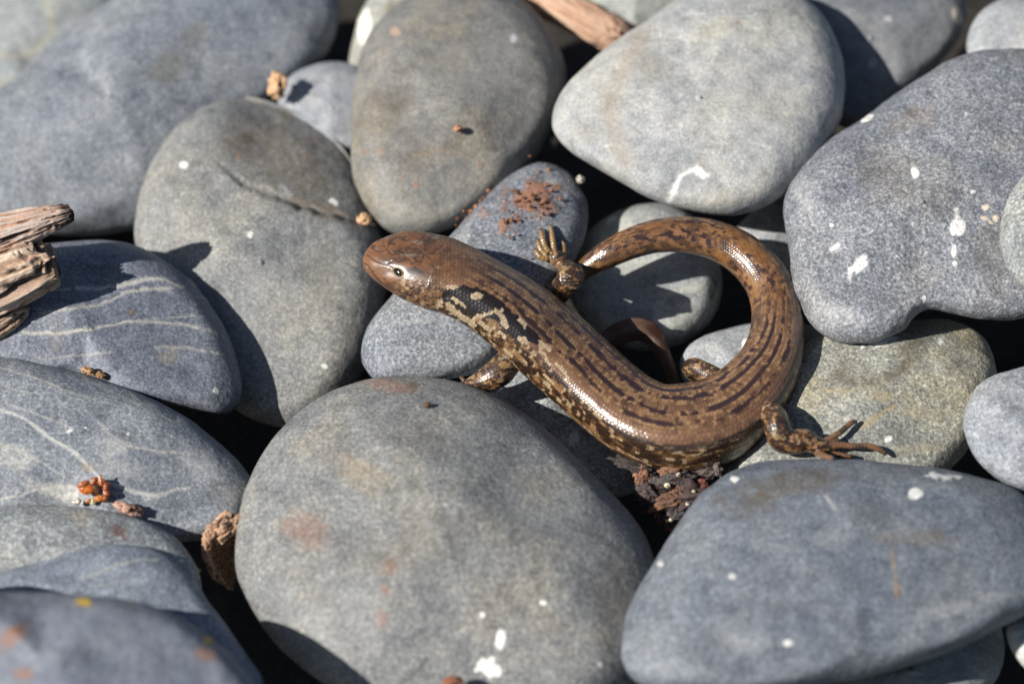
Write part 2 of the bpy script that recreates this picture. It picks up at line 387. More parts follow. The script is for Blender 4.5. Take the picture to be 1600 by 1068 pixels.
stone('long_stone', [(567, 562), (574, 512), (610, 465), (660, 412), (712, 358), (758, 308), (800, 272), (842, 255), (885, 265), (912, 300), (918, 350), (897, 410), (852, 472), (805, 530), (765, 572), (700, 592), (640, 598), (590, 596)],
      z=-4.0, T=80, g=.5, p=2.6, col=(0.185, 0.195, 0.213), speck=.75,
      marks=[('crust', 828, 305, 52, 26, -.25, RUST, .9), ('crust', 795, 350, 26, 12, -.5, RUST, .8), ('crust', 850, 330, 26, 14, -.2, RUST, .6), ('blot', 660, 500, 90, 8, -.15, PALE, .35), ('spot', 861, 283, 12, 4, .4, PALE, .7), ('blot', 755, 335, 12, 12, 0, RUST, .5)],
      label='long blue-grey stone with rusty crust, under the skink\'s head and far hand')
stone('top_middle', [(548, 215), (553, 130), (575, 60), (620, 8), (690, -25), (770, -25), (830, 10), (868, 60), (884, 115), (872, 175), (842, 238), (795, 295), (745, 332), (700, 358), (650, 371), (605, 360), (572, 322), (552, 275)],
      z=10, T=115, g=.5, p=2.5, col=(0.178, 0.171, 0.158), warm=(1.12, 1.04, .9), speck=.32, rough=.55,
      marks=[('blot', 610, 155, 28, 22, 0, DARK, .55), ('ring', 612, 150, 24, 18, 0, 8, BROWN, .6), ('spot', 716, 201, 7, 6, 0, (.45, .2, .12), .9), ('spot', 617, 49, 10, 9, 0, (.4, .27, .2), .8), ('spot', 803, 60, 7, 8, .2, (.42, .42, .45), .9), ('blot', 592, 237, 9, 5, 0, RUST, .8), ('spot', 750, 258, 5, 5, 0, RUST, .6), ('spot', 650, 289, 6, 7, 0, RUST, .6), ('spot', 572, 237, 5, 5, 0, RUST, .5), ('spot', 630, 277, 4, 4, 0, RUST, .5), ('blot', 640, 335, 55, 28, .2, (.27, .25, .2), .5), ('blot', 700, 220, 120, 40, -.2, BROWN, .35), ('blot', 590, 190, 40, 60, .1, BROWN, .4), ('blot', 730, 100, 80, 60, 0, (.2, .2, .195), .4), ('line', [(640, 245), (690, 235), (725, 243)], 5, OCHRE, .3)],
      label='smooth brownish grey stone pointing at the back of the skink\'s head')
stone('ledge_stone', [(211, 365), (222, 285), (268, 207), (328, 163), (392, 154), (458, 172), (518, 213), (560, 270), (590, 345), (604, 420), (598, 490), (578, 560), (535, 622), (470, 664), (400, 655), (330, 605), (262, 510), (225, 435)],
      z=0, T=105, g=.5, p=2.5, col=(0.208, 0.206, 0.198), warm=(1.06, 1.02, .94), speck=.5,
      ledge=([(330, 250), (375, 290), (420, 305), (470, 325), (520, 340), (575, 352), (620, 352)], 13), push=7.5,
      marks=[('spot', 288, 258, 8, 7, .2, WHITE, 1), ('spot', 391, 366, 5, 6, .3, WHITE, .9), ('spot', 508, 572, 6, 5, .6, WHITE, 1), ('blot', 522, 315, 10, 6, .6, WHITE, .9), ('blot', 475, 246, 5, 4, .3, (.4, .3, .25), .8), ('blot', 372, 244, 4, 8, .2, (.45, .25, .12), .8), ('blot', 430, 245, 120, 66, .5, BROWN, .7), ('blot', 490, 220, 22, 14, .3, (.1, .05, .035), .4), ('blot', 390, 215, 20, 10, .3, (.09, .055, .03), .5), ('blot', 505, 330, 60, 14, .3, (.13, .095, .06), .6), ('line', [(440, 290), (455, 305)], 6, PALE, .6), ('line', [(355, 212), (375, 225)], 3, OCHRE, .4), ('blot', 495, 430, 40, 80, .2, (.24, .22, .18), .4), ('blot', 520, 600, 15, 20, .2, BROWN, .4), ('blot', 410, 480, 60, 80, .2, (.24, .245, .24), .3)],
      label='grey stone with a cracked ledge, left of the skink\'s snout')
stone('loop_stone', [(885, 445), (902, 398), (930, 352), (985, 323), (1045, 319), (1095, 350), (1126, 415), (1124, 475), (1085, 525), (1025, 548), (960, 535), (908, 495)], z=-11, T=75, g=.45, col=(0.33, 0.337, 0.33), speck=.35, warm=(1.04, 1.02, .9),
      marks=[('blot', 1060, 455, 40, 8, -.2, (.5, .49, .42), .6), ('blot', 1075, 500, 30, 12, .2, (.5, .49, .43), .5), ('line', [(940, 465), (975, 475), (1010, 480), (1040, 470)], 5, (.45, .45, .45), .5), ('spot', 955, 342, 10, 6, -.6, (.7, .7, .68), .8), ('line', [(1110, 430), (1118, 445), (1112, 465)], 4, DARK, .6), ('blot', 1010, 420, 40, 14, -.3, (.36, .34, .27), .4)],
      label='small pale stone inside the loop of the curled tail')
stone('under_body', [(690, 640), (740, 590), (810, 560), (880, 570), (950, 625), (1010, 690), (1030, 730), (990, 770), (900, 780), (790, 750), (710, 700)], z=-9, T=75, g=.5, col=(0.235, 0.24, 0.24), speck=.7,
      marks=[('spot', 896, 684, 10, 12, .3, (.45, .46, .5), .9), ('line', [(850, 675), (880, 665), (910, 650)], 2, DARK, .6)],
      label='speckled grey stone beneath the middle of the skink\'s body')
stone('side_tail', [(1062, 565), (1085, 532), (1140, 512), (1200, 502), (1262, 508), (1285, 528), (1262, 590), (1200, 650), (1130, 660), (1080, 620)], z=-9, T=58, g=.45, col=(0.30, 0.31, 0.315), speck=.45,
      marks=[('blot', 1165, 540, 10, 10, 0, WHITE, .8)],
      label='grey stone under the base of the tail, mostly in shade')
stone('wedge', [(1140, 372), (1165, 340), (1215, 302), (1262, 300), (1285, 350), (1270, 420), (1235, 440), (1180, 430), (1148, 405)], z=-9, T=50, g=.4, col=(0.29, 0.295, 0.30), speck=.4,
      label='small grey stone wedged between the palest big stone and the rough right-hand stone')
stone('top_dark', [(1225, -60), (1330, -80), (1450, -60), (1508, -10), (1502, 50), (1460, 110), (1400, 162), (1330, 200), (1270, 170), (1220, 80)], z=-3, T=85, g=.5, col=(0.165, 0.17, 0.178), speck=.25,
      marks=[('spot', 1495, 24, 8, 18, -.3, CREAM, .95), ('spot', 1387, 30, 8, 7, .2, (.4, .4, .42), .8), ('spot', 1363, 100, 7, 10, .3, (.4, .42, .45), .5)],
      label='dark grey stone at the top right, shaded by the palest big stone')
stone('small_top', [(433, 158), (455, 118), (508, 97), (560, 105), (600, 150), (590, 215), (540, 240), (480, 210)], z=-8, T=50, g=.45, col=(0.26, 0.27, 0.29), speck=.25,
      marks=[('blot', 520, 110, 14, 8, 0, BROWN, .3), ('blot', 490, 160, 26, 8, .2, PALE, .6)],
      label='small pale grey pebble tucked behind the brownish stone near the top')
stone('big_top_left', [(-200, 260), (-120, 195), (0, 138), (80, 70), (165, 2), (260, -50), (410, -70), (505, -30), (530, 15), (515, 80), (470, 120), (400, 175), (330, 250), (250, 345), (190, 362), (110, 368), (20, 362), (-100, 380), (-190, 340)],
      z=6, T=145, g=.45, p=2.3, c=(170, 150), col=(0.185, 0.198, 0.22), warm=(1.04, 1.02, .95), speck=.5,
      marks=[('blot', 265, 105, 45, 26, -.6, (.12, .11, .08), .55), ('blot', 300, 55, 30, 20, -.4, (.13, .125, .09), .5), ('spot', 420, 88, 6, 8, 0, DARK, .6), ('spot', 74, 157, 4, 5, 0, DARK, .5), ('spot', 10, 290, 7, 9, 0, DARK, .4), ('blot', 130, 170, 60, 30, -.5, (.25, .26, .28), .4), ('spot', 122, 190, 4, 5, 0, BROWN, .6)],
      label='very large rounded grey stone across the top left')
stone('pale_sliver', [(548, 120), (552, 60), (572, 5), (620, -40), (690, -50), (700, 40), (650, 120), (590, 150)], z=4, T=45, g=.45, col=(0.29, 0.29, 0.26), speck=.3,
      marks=[('spot', 570, 42, 10, 26, .12, (.8, .77, .68), 1), ('blot', 612, 12, 16, 8, -.4, OCHRE, .4)],
      label='pale stone with a cream spot at the top, peeking out left of the brownish stone')
stone('top_far', [(880, -40), (960, -70), (1060, -60), (1090, -20), (1050, 30), (990, 50), (930, 20)], z=-2, T=55, g=.45, col=(0.33, 0.335, 0.30), speck=.25,
      label='pale greenish stone behind the brown stick at the top edge')
stone('far_left', [(-160, 60), (-100, -40), (20, -90), (140, -70), (190, -20), (160, 60), (80, 130), (0, 190), (-100, 200)], z=0, T=80, g=.5, col=(0.26, 0.275, 0.28), speck=.35,
      marks=[('line', [(0, 85), (30, 88), (60, 72), (80, 40), (70, 0)], 9, (.36, .34, .24), .6), ('line', [(0, 135), (30, 118), (50, 100)], 9, (.34, .31, .22), .5), ('line', [(80, 40), (100, 75)], 6, (.38, .38, .34), .4), ('blot', 30, 40, 40, 30, 0, (.33, .35, .36), .4)],
      label='pale stone with faint yellowish veins, farthest in the top left corner')


GRID = 5.0
GX, GY = np.meshgrid(np.arange(-250, 1850, GRID), np.arange(-150, 1300, GRID))
ZB = np.full(GX.shape, np.inf)                   # nearest stone depth


def settle():
    """rest each stone against the ones already lying in front of it, so that none passes through another"""
    done = []
    for s in STONES:
        f, b = s.frontback(GX, GY)
        s.d0 += s.push * 1e-3
        base = s.d0
        for o, fo, bo in done:
            tol = s.tol * min(o.T, s.T) * PX
            with np.errstate(invalid='ignore'):
                gap = (f + s.d0) - (bo + o.d0) + tol
            if np.isfinite(gap).any():
                g = np.nanmin(gap)
                if g < 0:
                    s.d0 -= g
        s.pushed = s.d0 - base
        done.append((s, f, b))
        np.fmin(ZB, f + s.d0, out=ZB)


def mark_fields(s, X, Y):
    """colour and cover of the stains, spots and veins that lie on a stone"""
    col = np.zeros((len(X), 3))
    al = np.zeros(len(X))
    raise_ = np.zeros(len(X))
    n1 = noise2(X, Y, 1 / 14.0, 3, 3)
    n2 = noise2(X, Y, 1 / 5.0, 9, 2)
    n3 = noise2(X, Y, 1 / 34.0, 5, 3)
    for m in s.marks:
        kind = m[0]
        if kind == 'line':
            _, pts, w, c, st = m
            P = spline_open(pts, 12)
            x0, y0, x1, y1 = P[:, 0].min() - 30, P[:, 1].min() - 30, P[:, 0].max() + 30, P[:, 1].max() + 30
            k = np.where((X > x0) & (X < x1) & (Y > y0) & (Y < y1))[0]
            if not len(k):
                continue
            xx, yy = X[k] + 3.0 * n1[k], Y[k] + 3.0 * n1[k] + 1.5 * n2[k]
            d = np.full(len(k), 1e9)
            for a, b in zip(P[:-1], P[1:]):
                ab = b - a
                t = np.clip(((xx - a[0]) * ab[0] + (yy - a[1]) * ab[1]) / (ab @ ab + 1e-9), 0, 1)
                d = np.minimum(d, np.hypot(xx - a[0] - t * ab[0], yy - a[1] - t * ab[1]))
            wl = w * 0.62 * (1 + 0.55 * n3[k]) if w < 12 else w * .6
            a_ = st * np.exp(-(d / wl) ** 2) * (1 + 0.35 * n2[k]) * (1 if w >= 12 else sstep(-.75, .1, n1[k] + .4))
        else:
            if kind == 'ring':
                _, cx, cy, rx, ry, an, w, c, st = m
            else:
                _, cx, cy, rx, ry, an, c, st = m
            rb = 1.8 * max(rx, ry) + 15
            k = np.where((abs(X - cx) < rb) & (abs(Y - cy) < rb))[0]
            if not len(k):
                continue
            dx, dy = X[k] - cx, Y[k] - cy
            u = (dx * math.cos(an) + dy * math.sin(an)) / rx
            v = (-dx * math.sin(an) + dy * math.cos(an)) / ry
            q = np.hypot(u, v)
            if kind == 'spot':
                q = q + 0.34 * n1[k] + 0.22 * n2[k]
                a_ = st * (1 - sstep(0.72, 1.08, q)) * np.clip(.88 + .5 * n2[k], .5, 1)
                raise_[k] = np.maximum(raise_[k], 0.9 * a_)
            elif kind == 'ring':
                a_ = st * np.exp(-((q - 1) * min(rx, ry) / w) ** 2) * (0.75 + .5 * n1[k]) * sstep(-.9, .2, v + .6 * n3[k] + .2)
            elif kind == 'crust':
                a_ = st * sstep(-0.05, 0.25, n2[k] * .8 + n1[k] * .7 + .5 - 0.6 * q) * (1 - sstep(.8, 1.3, q))
                raise_[k] = np.maximum(raise_[k], 2.4 * a_)
            else:
                small = rx < 30
                q = q + (0.75 * n1[k] + 0.55 * n2[k] if small else 0.55 * n3[k] + 0.3 * n1[k])
                a_ = st * (1 - sstep(0.35 if not small else .55, 1.15, q))
                a_ = a_ * np.clip(.8 + .8 * n2[k], .25, 1)
                if c is WHITE:
                    a_ = st * (1 - sstep(.7, 1.0, q))
        a_ = np.clip(a_, 0, 1)
        c = np.array(c)
        tot = a_ + al[k] * (1 - a_)
        col[k] = np.where(tot[:, None] > 1e-4, (c * a_[:, None] + col[k] * (al[k] * (1 - a_))[:, None]) / np.maximum(tot, 1e-4)[:, None], col[k])
        al[k] = tot
    return col, al, raise_


def build_stone(s, idx):
    per = 2 * np.pi * s.rmin
    na = int(np.clip(per / 3.4, 90, 620))
    ns = int(np.clip(s.rmin / 2.7, 26, 110))
    nb = max(10, ns // 5)
    a = np.linspace(-np.pi, np.pi, na, endpoint=False)
    # rings: pole at the front, to the rim, to the pole at the back
    th = np.concatenate([np.linspace(0, 1, ns + 1)[1:], 1 + np.linspace(0, 1, nb + 1)[1:-1]])
    # front rings even in the picture at first, then closing up at the rim where the surface turns
    sf = np.where(th <= 1, np.sin(np.clip(th, 0, 1) * np.pi / 2) * .55 + .45 * np.clip(th, 0, 1), np.cos((th - 1) * np.pi / 2))
    sf = np.clip(sf, 0, 1)
    sgn = np.where(th <= 1, -1.0, 1.0)
    AA, SS = np.meshgrid(a, sf)
    SG = np.repeat(sgn[:, None], na, 1)
    w = SS ** 3
    Rr = (1 - w) * np.interp(AA, s.GS, s.RS) + w * s.R(AA)
    X = s.c[0] + SS * Rr * np.cos(AA)
    Y = s.c[1] + SS * Rr * np.sin(AA)
    h = s.T * np.sqrt(np.clip(1 - SS ** s.p, 0, 1)) * SG
    # a few worn flat faces on the side in view
    fr = random.Random(idx * 13 + 5)
    xs, ys = SS * np.cos(AA), SS * np.sin(AA)
    hf = np.where(SG < 0, -h, 0)
    for q_ in range(s.facets):
        fa, fs = (q_ + fr.uniform(-.35, .35)) * 2 * math.pi / s.facets + idx, fr.uniform(.38, .68)
        hp = math.sqrt(1 - fs ** s.p)
        sl = -.5 * s.p * fs ** (s.p - 1) / hp
        pl = s.T * (hp - fr.uniform(.05, .13) * s.facet_depth + sl * (xs * math.cos(fa) + ys * math.sin(fa) - fs))
        kk = .06 * s.T
        dlt = np.clip(.5 + .5 * (pl - hf) / kk, 0, 1)
        hf = np.where(SG < 0, pl * (1 - dlt) + hf * dlt - kk * dlt * (1 - dlt), hf)
    h = np.where(SG < 0, -hf, h)
    dep = -(Y - s.c[1]) * s.g + (X - s.c[0]) * s.gx + h
    X, Y, dep = (np.concatenate([[v0], v.ravel(), [v1]]) for v, v0, v1 in ((X, s.c[0], s.c[0]), (Y, s.c[1], s.c[1]), (dep, -s.T, s.T)))
    front = np.concatenate([[1], (SG.ravel() < 0).astype(float), [0]])
    S_ = np.concatenate([[0], SS.ravel(), [0]])
    # lumps and shallow pits, fading at the rim so that the outline stays
    P3 = np.stack([X, Y, dep * 1.2], -1)
    lump = s.lump * (0.030 * s.rmin * fbm(P3 / (s.rmin * .62), idx * 7 + 1, 2) + 0.8 * fbm(P3 / 26.0, idx * 7 + 3, 3) + 0.28 * fbm(P3 / 8.0, idx * 7 + 5, 2))
    dep = dep + lump * np.where(front > 0, 1, -1) * (1 - .6 * S_ ** 4)
    rim = 1 + (0.016 * fbm(P3 / (s.rmin * .35), idx * 7 + 2, 3)) * s.lump
    X = s.c[0] + (X - s.c[0]) * rim
    Y = s.c[1] + (Y - s.c[1]) * rim
    col, al, rz = np.zeros((len(X), 3)), np.zeros(len(X)), np.zeros(len(X))
    if s.marks:
        c_, a_, r_ = mark_fields(s, X, Y)
        a_ = a_ * front
        col, al = c_, a_
        dep = dep - r_ * front * (1 + .8 * noise2(X, Y, 1 / 4.0, 2, 2))
    if s.ledge:
        P = spline_open(s.ledge[0], 12)
        d = np.full(len(X), 1e9)
        side = np.zeros(len(X))
        xx = X + 4 * noise2(X, Y, 1 / 18.0, 4, 2)
        yy = Y + 4 * noise2(X, Y, 1 / 18.0, 6, 2)
        for p, q in zip(P[:-1], P[1:]):
            ab = q - p
            t = np.clip(((xx - p[0]) * ab[0] + (yy - p[1]) * ab[1]) / (ab @ ab + 1e-9), 0, 1)
            ex, ey = xx - p[0] - t * ab[0], yy - p[1] - t * ab[1]
            dd = np.hypot(ex, ey)
            cr = ab[0] * ey - ab[1] * ex
            up = dd < d
            d = np.where(up, dd, d)
            side = np.where(up, -np.sign(cr), side)
        sd = d * side                            # above the crack is positive
        tp = sstep(315, 430, X) * front
        dep = dep + tp * sstep(-2, 5, sd) * (s.ledge[1] + .34 * np.clip(sd, 0, 110) * (1 - sstep(110, 230, sd) * .6)) + tp * 7 * np.exp(-((sd - 4) / 5) ** 2) - tp * 5 * np.exp(-((sd + 16) / 16) ** 2)
    d = s.d0 + dep * PX
    V = unproj(X, Y, d)
    o = unproj(s.c[0], s.c[1], s.d0)
    rows = len(th)
    i = 1 + np.arange(rows - 1)[:, None] * na + np.arange(na)[None, :]
    j = 1 + np.arange(rows - 1)[:, None] * na + (np.arange(na)[None, :] + 1) % na
    quads = np.stack([i, i + na, j + na, j], -1).reshape(-1, 4)
    k = np.arange(na)
    t0 = np.stack([np.zeros(na, int), 1 + k, 1 + (k + 1) % na], -1)
    lo = 1 + (rows - 1) * na
    t1 = np.stack([np.full(na, len(V) - 1), lo + (k + 1) % na, lo + k], -1)
    me = new_mesh(s.name, V - o, quads, True, np.concatenate([t0, t1]))
    set_col(me, 'marks', np.concatenate([col, al[:, None]], -1))
    m = stone_material('greywacke_' + s.key, s.col, s.warm, s.speck, s.rough, idx + 1, s.bump)
    return link(s.name, me, m, label=s.label, cat=s.cat, group='beach stones the skink lies among', loc=o)


settle()
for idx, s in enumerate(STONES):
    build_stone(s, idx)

# dark gritty soil far below the stones
g = NT('damp_soil')
tc = g.n('ShaderNodeTexCoord')
n_ = g.noise(tc.outputs['Object'], 180, 6, .7)
g.l(g.ramp(n_, [(.3, (.012, .010, .008)), (.7, (.05, .042, .034))]), g.b.inputs['Base Color'])
g.b.inputs['Roughness'].default_value = .95
bp = g.n('ShaderNodeBump', i_Strength=1.0, i_Distance=0.004)
g.l(n_, bp.inputs['Height'])
g.l(bp.outputs[0], g.b.inputs['Normal'])
N = 120
gx, gy = np.meshgrid(np.linspace(-1, 1, N), np.linspace(-1, 1, N))
gx, gy = np.sign(gx) * abs(gx) ** 2.2 * 8, np.sign(gy) * abs(gy) ** 2.2 * 8
gz = -0.034 + 0.004 * noise2(gx.ravel(), gy.ravel(), 60, 1, 3).reshape(gx.shape)
ii = np.arange(N * N).reshape(N, N)
q = np.stack([ii[:-1, :-1], ii[:-1, 1:], ii[1:, 1:], ii[1:, :-1]], -1).reshape(-1, 4)
link('ground', new_mesh('ground', np.stack([gx, gy, gz], -1).reshape(-1, 3), q), g.m, kind='structure')

pr = random.Random(11)
Vi = []
pb_v, pb_f, off_ = [], [], 0
th_, ph_ = np.meshgrid(np.linspace(0, np.pi, 18), np.linspace(0, 2 * np.pi, 28, endpoint=False), indexing='ij')
sph = np.stack([np.sin(th_) * np.cos(ph_), np.sin(th_) * np.sin(ph_), np.cos(th_)], -1).reshape(-1, 3)
sq = np.arange(18 * 28).reshape(18, 28)
sq = np.stack([sq[:-1], sq[1:], np.roll(sq, -1, 1)[1:], np.roll(sq, -1, 1)[:-1]], -1).reshape(-1, 4)
HULLS = [(unproj(s.c[0], s.c[1], s.d0), s.rmin * PX * 1.15) for s in STONES]
placed = []
for k in range(2600):
    x, y = pr.uniform(-.34, .34), pr.uniform(-.30, .34)
    a_, b_ = pr.uniform(.014, .030), pr.uniform(.010, .022)
    c_ = b_ * pr.uniform(.5, .8)
    z = -.018 + pr.uniform(-.006, .003)
    p = np.array((x, y, z))
    rl = p - CAM
    zz = rl @ F_
    u_, v_ = 800 + FPX * (rl @ R_) / zz, 534 - FPX * (rl @ U_) / zz
    m_ = FPX * a_ / zz
    if -m_ - 25 < u_ < 1600 + m_ + 25 and -m_ - 25 < v_ < 1068 + m_ + 25:
        continue
    if any(np.hypot(*(p - h)[:2]) < r * .95 + a_ * .8 for h, r in HULLS) or any(np.hypot(x - q[0], y - q[1]) < (a_ + q[2]) * .82 for q in placed):
        continue
    placed.append((x, y, a_))
    an = pr.uniform(0, 6.28)
    v = sph * (1 + .10 * fbm(sph * 1.3 + k, k % 97, 2))[:, None] * np.array((a_, b_, c_))
    R3 = np.array(((math.cos(an), -math.sin(an), 0), (math.sin(an), math.cos(an), 0), (0, 0, 1)))
    pb_v.append(v @ R3.T + p)
    pb_f.append(sq + off_)
    off_ += len(v)
me = new_mesh('pebbles', np.concatenate(pb_v), np.concatenate(pb_f))
set_col(me, 'marks', np.zeros((off_, 4)))
link('pebbles', me, stone_material('greywacke_beach', (.2, .205, .21), (1.05, 1, .95), .5, .6, 77), kind='stuff', label='grey pebbles of the surrounding beach')
# ------------------------------------------------------------------ the skink
from mathutils.bvhtree import BVHTree


def surf_depth(px, py, r=6):
    """depth of the nearest stone surface around a photo pixel"""
    k = np.hypot(GX - px, GY - py) < max(r, GRID)
    return float(ZB[k].min())


def pt(px, py, z=None, lift=None):
    """3-D point in units of a photo pixel: at height z (mm), or lifted (pixels) off the stones"""
    d = float(plane_depth(py, z * 1e-3)) if lift is None else surf_depth(px, py) - lift * PX
    return unproj(px, py, d) / PX


def catmull(P, step):
    """resample rows of P (first three columns are positions) evenly"""
    Q = spline_open(P, 40)
    L = np.concatenate([[0], np.cumsum(np.linalg.norm(np.diff(Q[:, :3], axis=0), axis=1))])
    n = max(4, int(L[-1] / step))
    t = np.linspace(0, L[-1], n)
    return np.stack([np.interp(t, L, Q[:, j]) for j in range(Q.shape[1])], -1), t


class Limb:
    pass


def frames(P, up):
    T = np.gradient(P, axis=0)
    T /= np.linalg.norm(T, axis=1)[:, None]
    N = up - (T * up).sum(1)[:, None] * T
    N /= np.linalg.norm(N, axis=1)[:, None]
    return T, N, np.cross(T, N)


def tube(P, A, B, N, L, nv, ex, off):
    ph = np.linspace(-np.pi, np.pi, nv, endpoint=False)
    c, s_ = np.cos(ph), np.sin(ph)
    V, Fq, Ft = [], [], []
    for i in range(len(P)):
        e = 2 / ex[i]
        x = np.sign(s_) * abs(s_) ** e
        y = np.sign(c) * abs(c) ** e
        V.append(P[i] + A[i] * x[:, None] * L[i] + B[i] * y[:, None] * N[i])
    V = np.concatenate(V)
    m = len(P)
    i = np.arange(m - 1)[:, None] * nv + np.arange(nv)[None]
    j = np.arange(m - 1)[:, None] * nv + (np.arange(nv)[None] + 1) % nv
    q = np.stack([i, j, j + nv, i + nv], -1).reshape(-1, 4)
    V = np.concatenate([V, P[:1], P[-1:]])
    k = np.arange(nv)
    t = np.concatenate([np.stack([np.full(nv, m * nv), (k + 1) % nv, k], -1),
                        np.stack([np.full(nv, m * nv + 1), (m - 1) * nv + k, (m - 1) * nv + (k + 1) % nv], -1)])
    return V, q + off, t + off


# photo x, y, height mm, width seen, flatness, squareness
BODY = [(568, 402, 10.2, 8, .7, 2), (570.5, 402.5, 10.2, 26, .7, 2), (577, 403.5, 10.2, 45, .68, 2.1), (590, 405, 10.2, 64, .68, 2.2), (615, 408.5, 10.1, 87, .68, 2.3), (645, 415, 9.8, 104, .68, 2.4),
        (680, 425, 9.4, 113, .70, 2.4), (715, 438, 9.0, 113, .72, 2.4), (750, 456, 8.3, 112, .72, 2.5), (790, 481, 6.9, 116, .70, 2.6), (830, 511, 5.2, 121, .70, 2.7),
        (870, 546, 3.2, 123, .70, 2.8), (910, 582, 1.6, 123, .70, 2.8), (950, 618, .6, 123, .70, 2.8), (990, 648, .2, 125, .70, 2.8), (1030, 665, 0, 128, .70, 2.8),
        (1075, 667, 0, 129, .70, 2.8), (1115, 657, 0, 125, .72, 2.7), (1150, 636, .2, 120, .75, 2.6), (1180, 605, .6, 110, .80, 2.4), (1202, 570, .8, 98, .85, 2.3), (1213, 530, .9, 86, .9, 2.2),
        (1214.5, 490, 1.0, 79, .93, 2.1), (1206, 455, 1.4, 74, .95, 2.1), (1188, 424, 2.0, 70, .95, 2), (1163, 399, 2.6, 66, .95, 2), (1133, 381, 3.2, 62, .96, 2), (1097, 370, 3.8, 58, .97, 2),
        (1060, 366, 4.2, 55, .97, 2), (1020, 370, 4.2, 51, .97, 2), (982, 382, 3.7, 47, .97, 2), (952, 396, 2.9, 43, .97, 2), (928, 410, 1.7, 37, .97, 2), (908, 425, .6, 29, .97, 2), (888, 443, .2, 21, 1, 2), (872, 458, 0, 13, 1, 2), (862, 468, -.2, 4, 1, 2)]
SLIM = lambda x, y: 1 - .055 * float(sstep(660, 740, x) * (1 - sstep(1040, 1120, x)) * (y > 400))
rows = np.array([list(pt(x, y, z)) + [w / 2 * SLIM(x, y), f, e, x, y] for x, y, z, w, f, e in BODY])
S_, ut = catmull(rows, 4.0)
P = S_[:, :3]
UP = np.array((0.0, 0.0, 1.0))
Tt, Nn, Ll = frames(P, UP)
# the trunk leans over a little, back away from the viewer
ROLL = np.interp(ut, (0, 60, 150, 230, 330, 480, 600, 720, 800), np.radians((5, 7, 15, 18, 13, 8, 7, 4, 0)))[:, None]
Nn, Ll = Nn * np.cos(ROLL) - Ll * np.sin(ROLL), Ll * np.cos(ROLL) + Nn * np.sin(ROLL)
dimg = np.gradient(S_[:, 6:8], axis=0)
dimg /= np.linalg.norm(dimg, axis=1)[:, None]
M = -dimg[:, 1:2] * R_ - dimg[:, 0:1] * U_       # across the body as seen in the photo (image y runs down)
asp = S_[:, 4]
sc_ = P @ F_ - CAM @ F_ / PX
persp = (sc_ * PX) / DIST                        # a photo pixel spans a little more farther away
A_ = S_[:, 3] * persp / np.sqrt(((Ll * M).sum(1)) ** 2 + (asp * (Nn * M).sum(1)) ** 2)
LIMBS = []


def add_limb(kind, P, A, B, T, N, L, ex, u):
    l = Limb()
    l.kind, l.P, l.A, l.B, l.T, l.N, l.L, l.ex, l.u = kind, P, A, B, T, N, L, ex, u
    LIMBS.append(l)


add_limb('body', P, A_, A_ * asp, Tt, Nn, Ll, S_[:, 5], ut)


def limb(kind, pts, up=(0, 0, 1), flat=1.0):
    """pts: photo x, y, radius, then ('z', mm) or ('s', lift in pixels off the stones)"""
    rows = []
    for x, y, r, (how, v) in pts:
        p = pt(x, y, z=v) if how == 'z' else pt(x, y, lift=v)
        rows.append(list(p) + [r])
    # rounded ends
    rows = np.array(rows, float)
    S, u = catmull(rows, 1.5 if kind in ('finger', 'toe') else 3.0)
    T, N, L = frames(S[:, :3], np.array(up, float))
    r = S[:, 3].copy()
    end = u[-1] - u
    r *= np.sqrt(np.clip(1 - (1 - np.clip(end / np.maximum(r, 1), 0, 1)) ** 2, .03, 1))
    r *= np.sqrt(np.clip(1 - (1 - np.clip(u / np.maximum(r, 1), 0, 1)) ** 2, .03, 1)) if kind not in ('finger', 'toe') else 1
    add_limb(kind, S[:, :3], r, r * flat, T, N, L, np.full(len(u), 2.0), u)


# near foreleg, its hand out of sight behind the biggest stone
limb('leg', [(832, 512, 18, ('z', 3.8)), (812, 538, 19, ('z', 2.8)), (796, 562, 20.5, ('z', 2.4)), (780, 581, 22.5, ('z', 2.2)), (761, 593, 20, ('z', 1.4)), (741, 601, 14.5, ('z', .2)), (722, 606, 9.5, ('z', -1.4)), (708, 607, 8, ('z', -2.2))])
for dx, dy in ((-18, -14), (-24, -6), (-26, 3), (-22, 11), (-10, 16)):
    limb('finger', [(712, 606, 5, ('z', -2.0)), (710 + dx * .5, 606 + dy * .5, 3.8, ('z', -2.2)), (710 + dx, 606 + dy, 2.4, ('z', -3.2))])
limb('claw', [(728, 600, 3, ('z', .4)), (724, 593, 3.4, ('z', .9)), (718, 588, 2.0, ('z', .6))])
# far foreleg: elbow raised, forearm down to the spread hand
limb('leg', [(848, 486, 17, ('z', 1.0)), (872, 458, 18, ('z', 3.4)), (889, 437, 19.5, ('z', 6.6)), (893, 430, 19.5, ('z', 7.2)), (883, 419, 15.5, ('s', 19)), (874, 408, 12.5, ('s', 14)), (868, 400, 13.5, ('s', 10)), (864, 393, 12, ('s', 7))])
for pp in ([(855, 399), (848, 394), (843, 384), (840, 373)], [(858, 396), (852, 386), (848, 372), (844, 357)], [(866, 394), (865, 384), (863, 368), (860, 350)], [(874, 404), (880, 398), (881, 388), (879, 374)], [(856, 404), (846, 402), (840, 396), (836, 388)]):
    rr = (6.4, 5.2, 4.6, 2.7)
    ll = (7, 5.0, 4.6, 2.6)
    limb('finger', [(x, y, r, ('s', l)) for (x, y), r, l in zip(pp, rr, ll)])
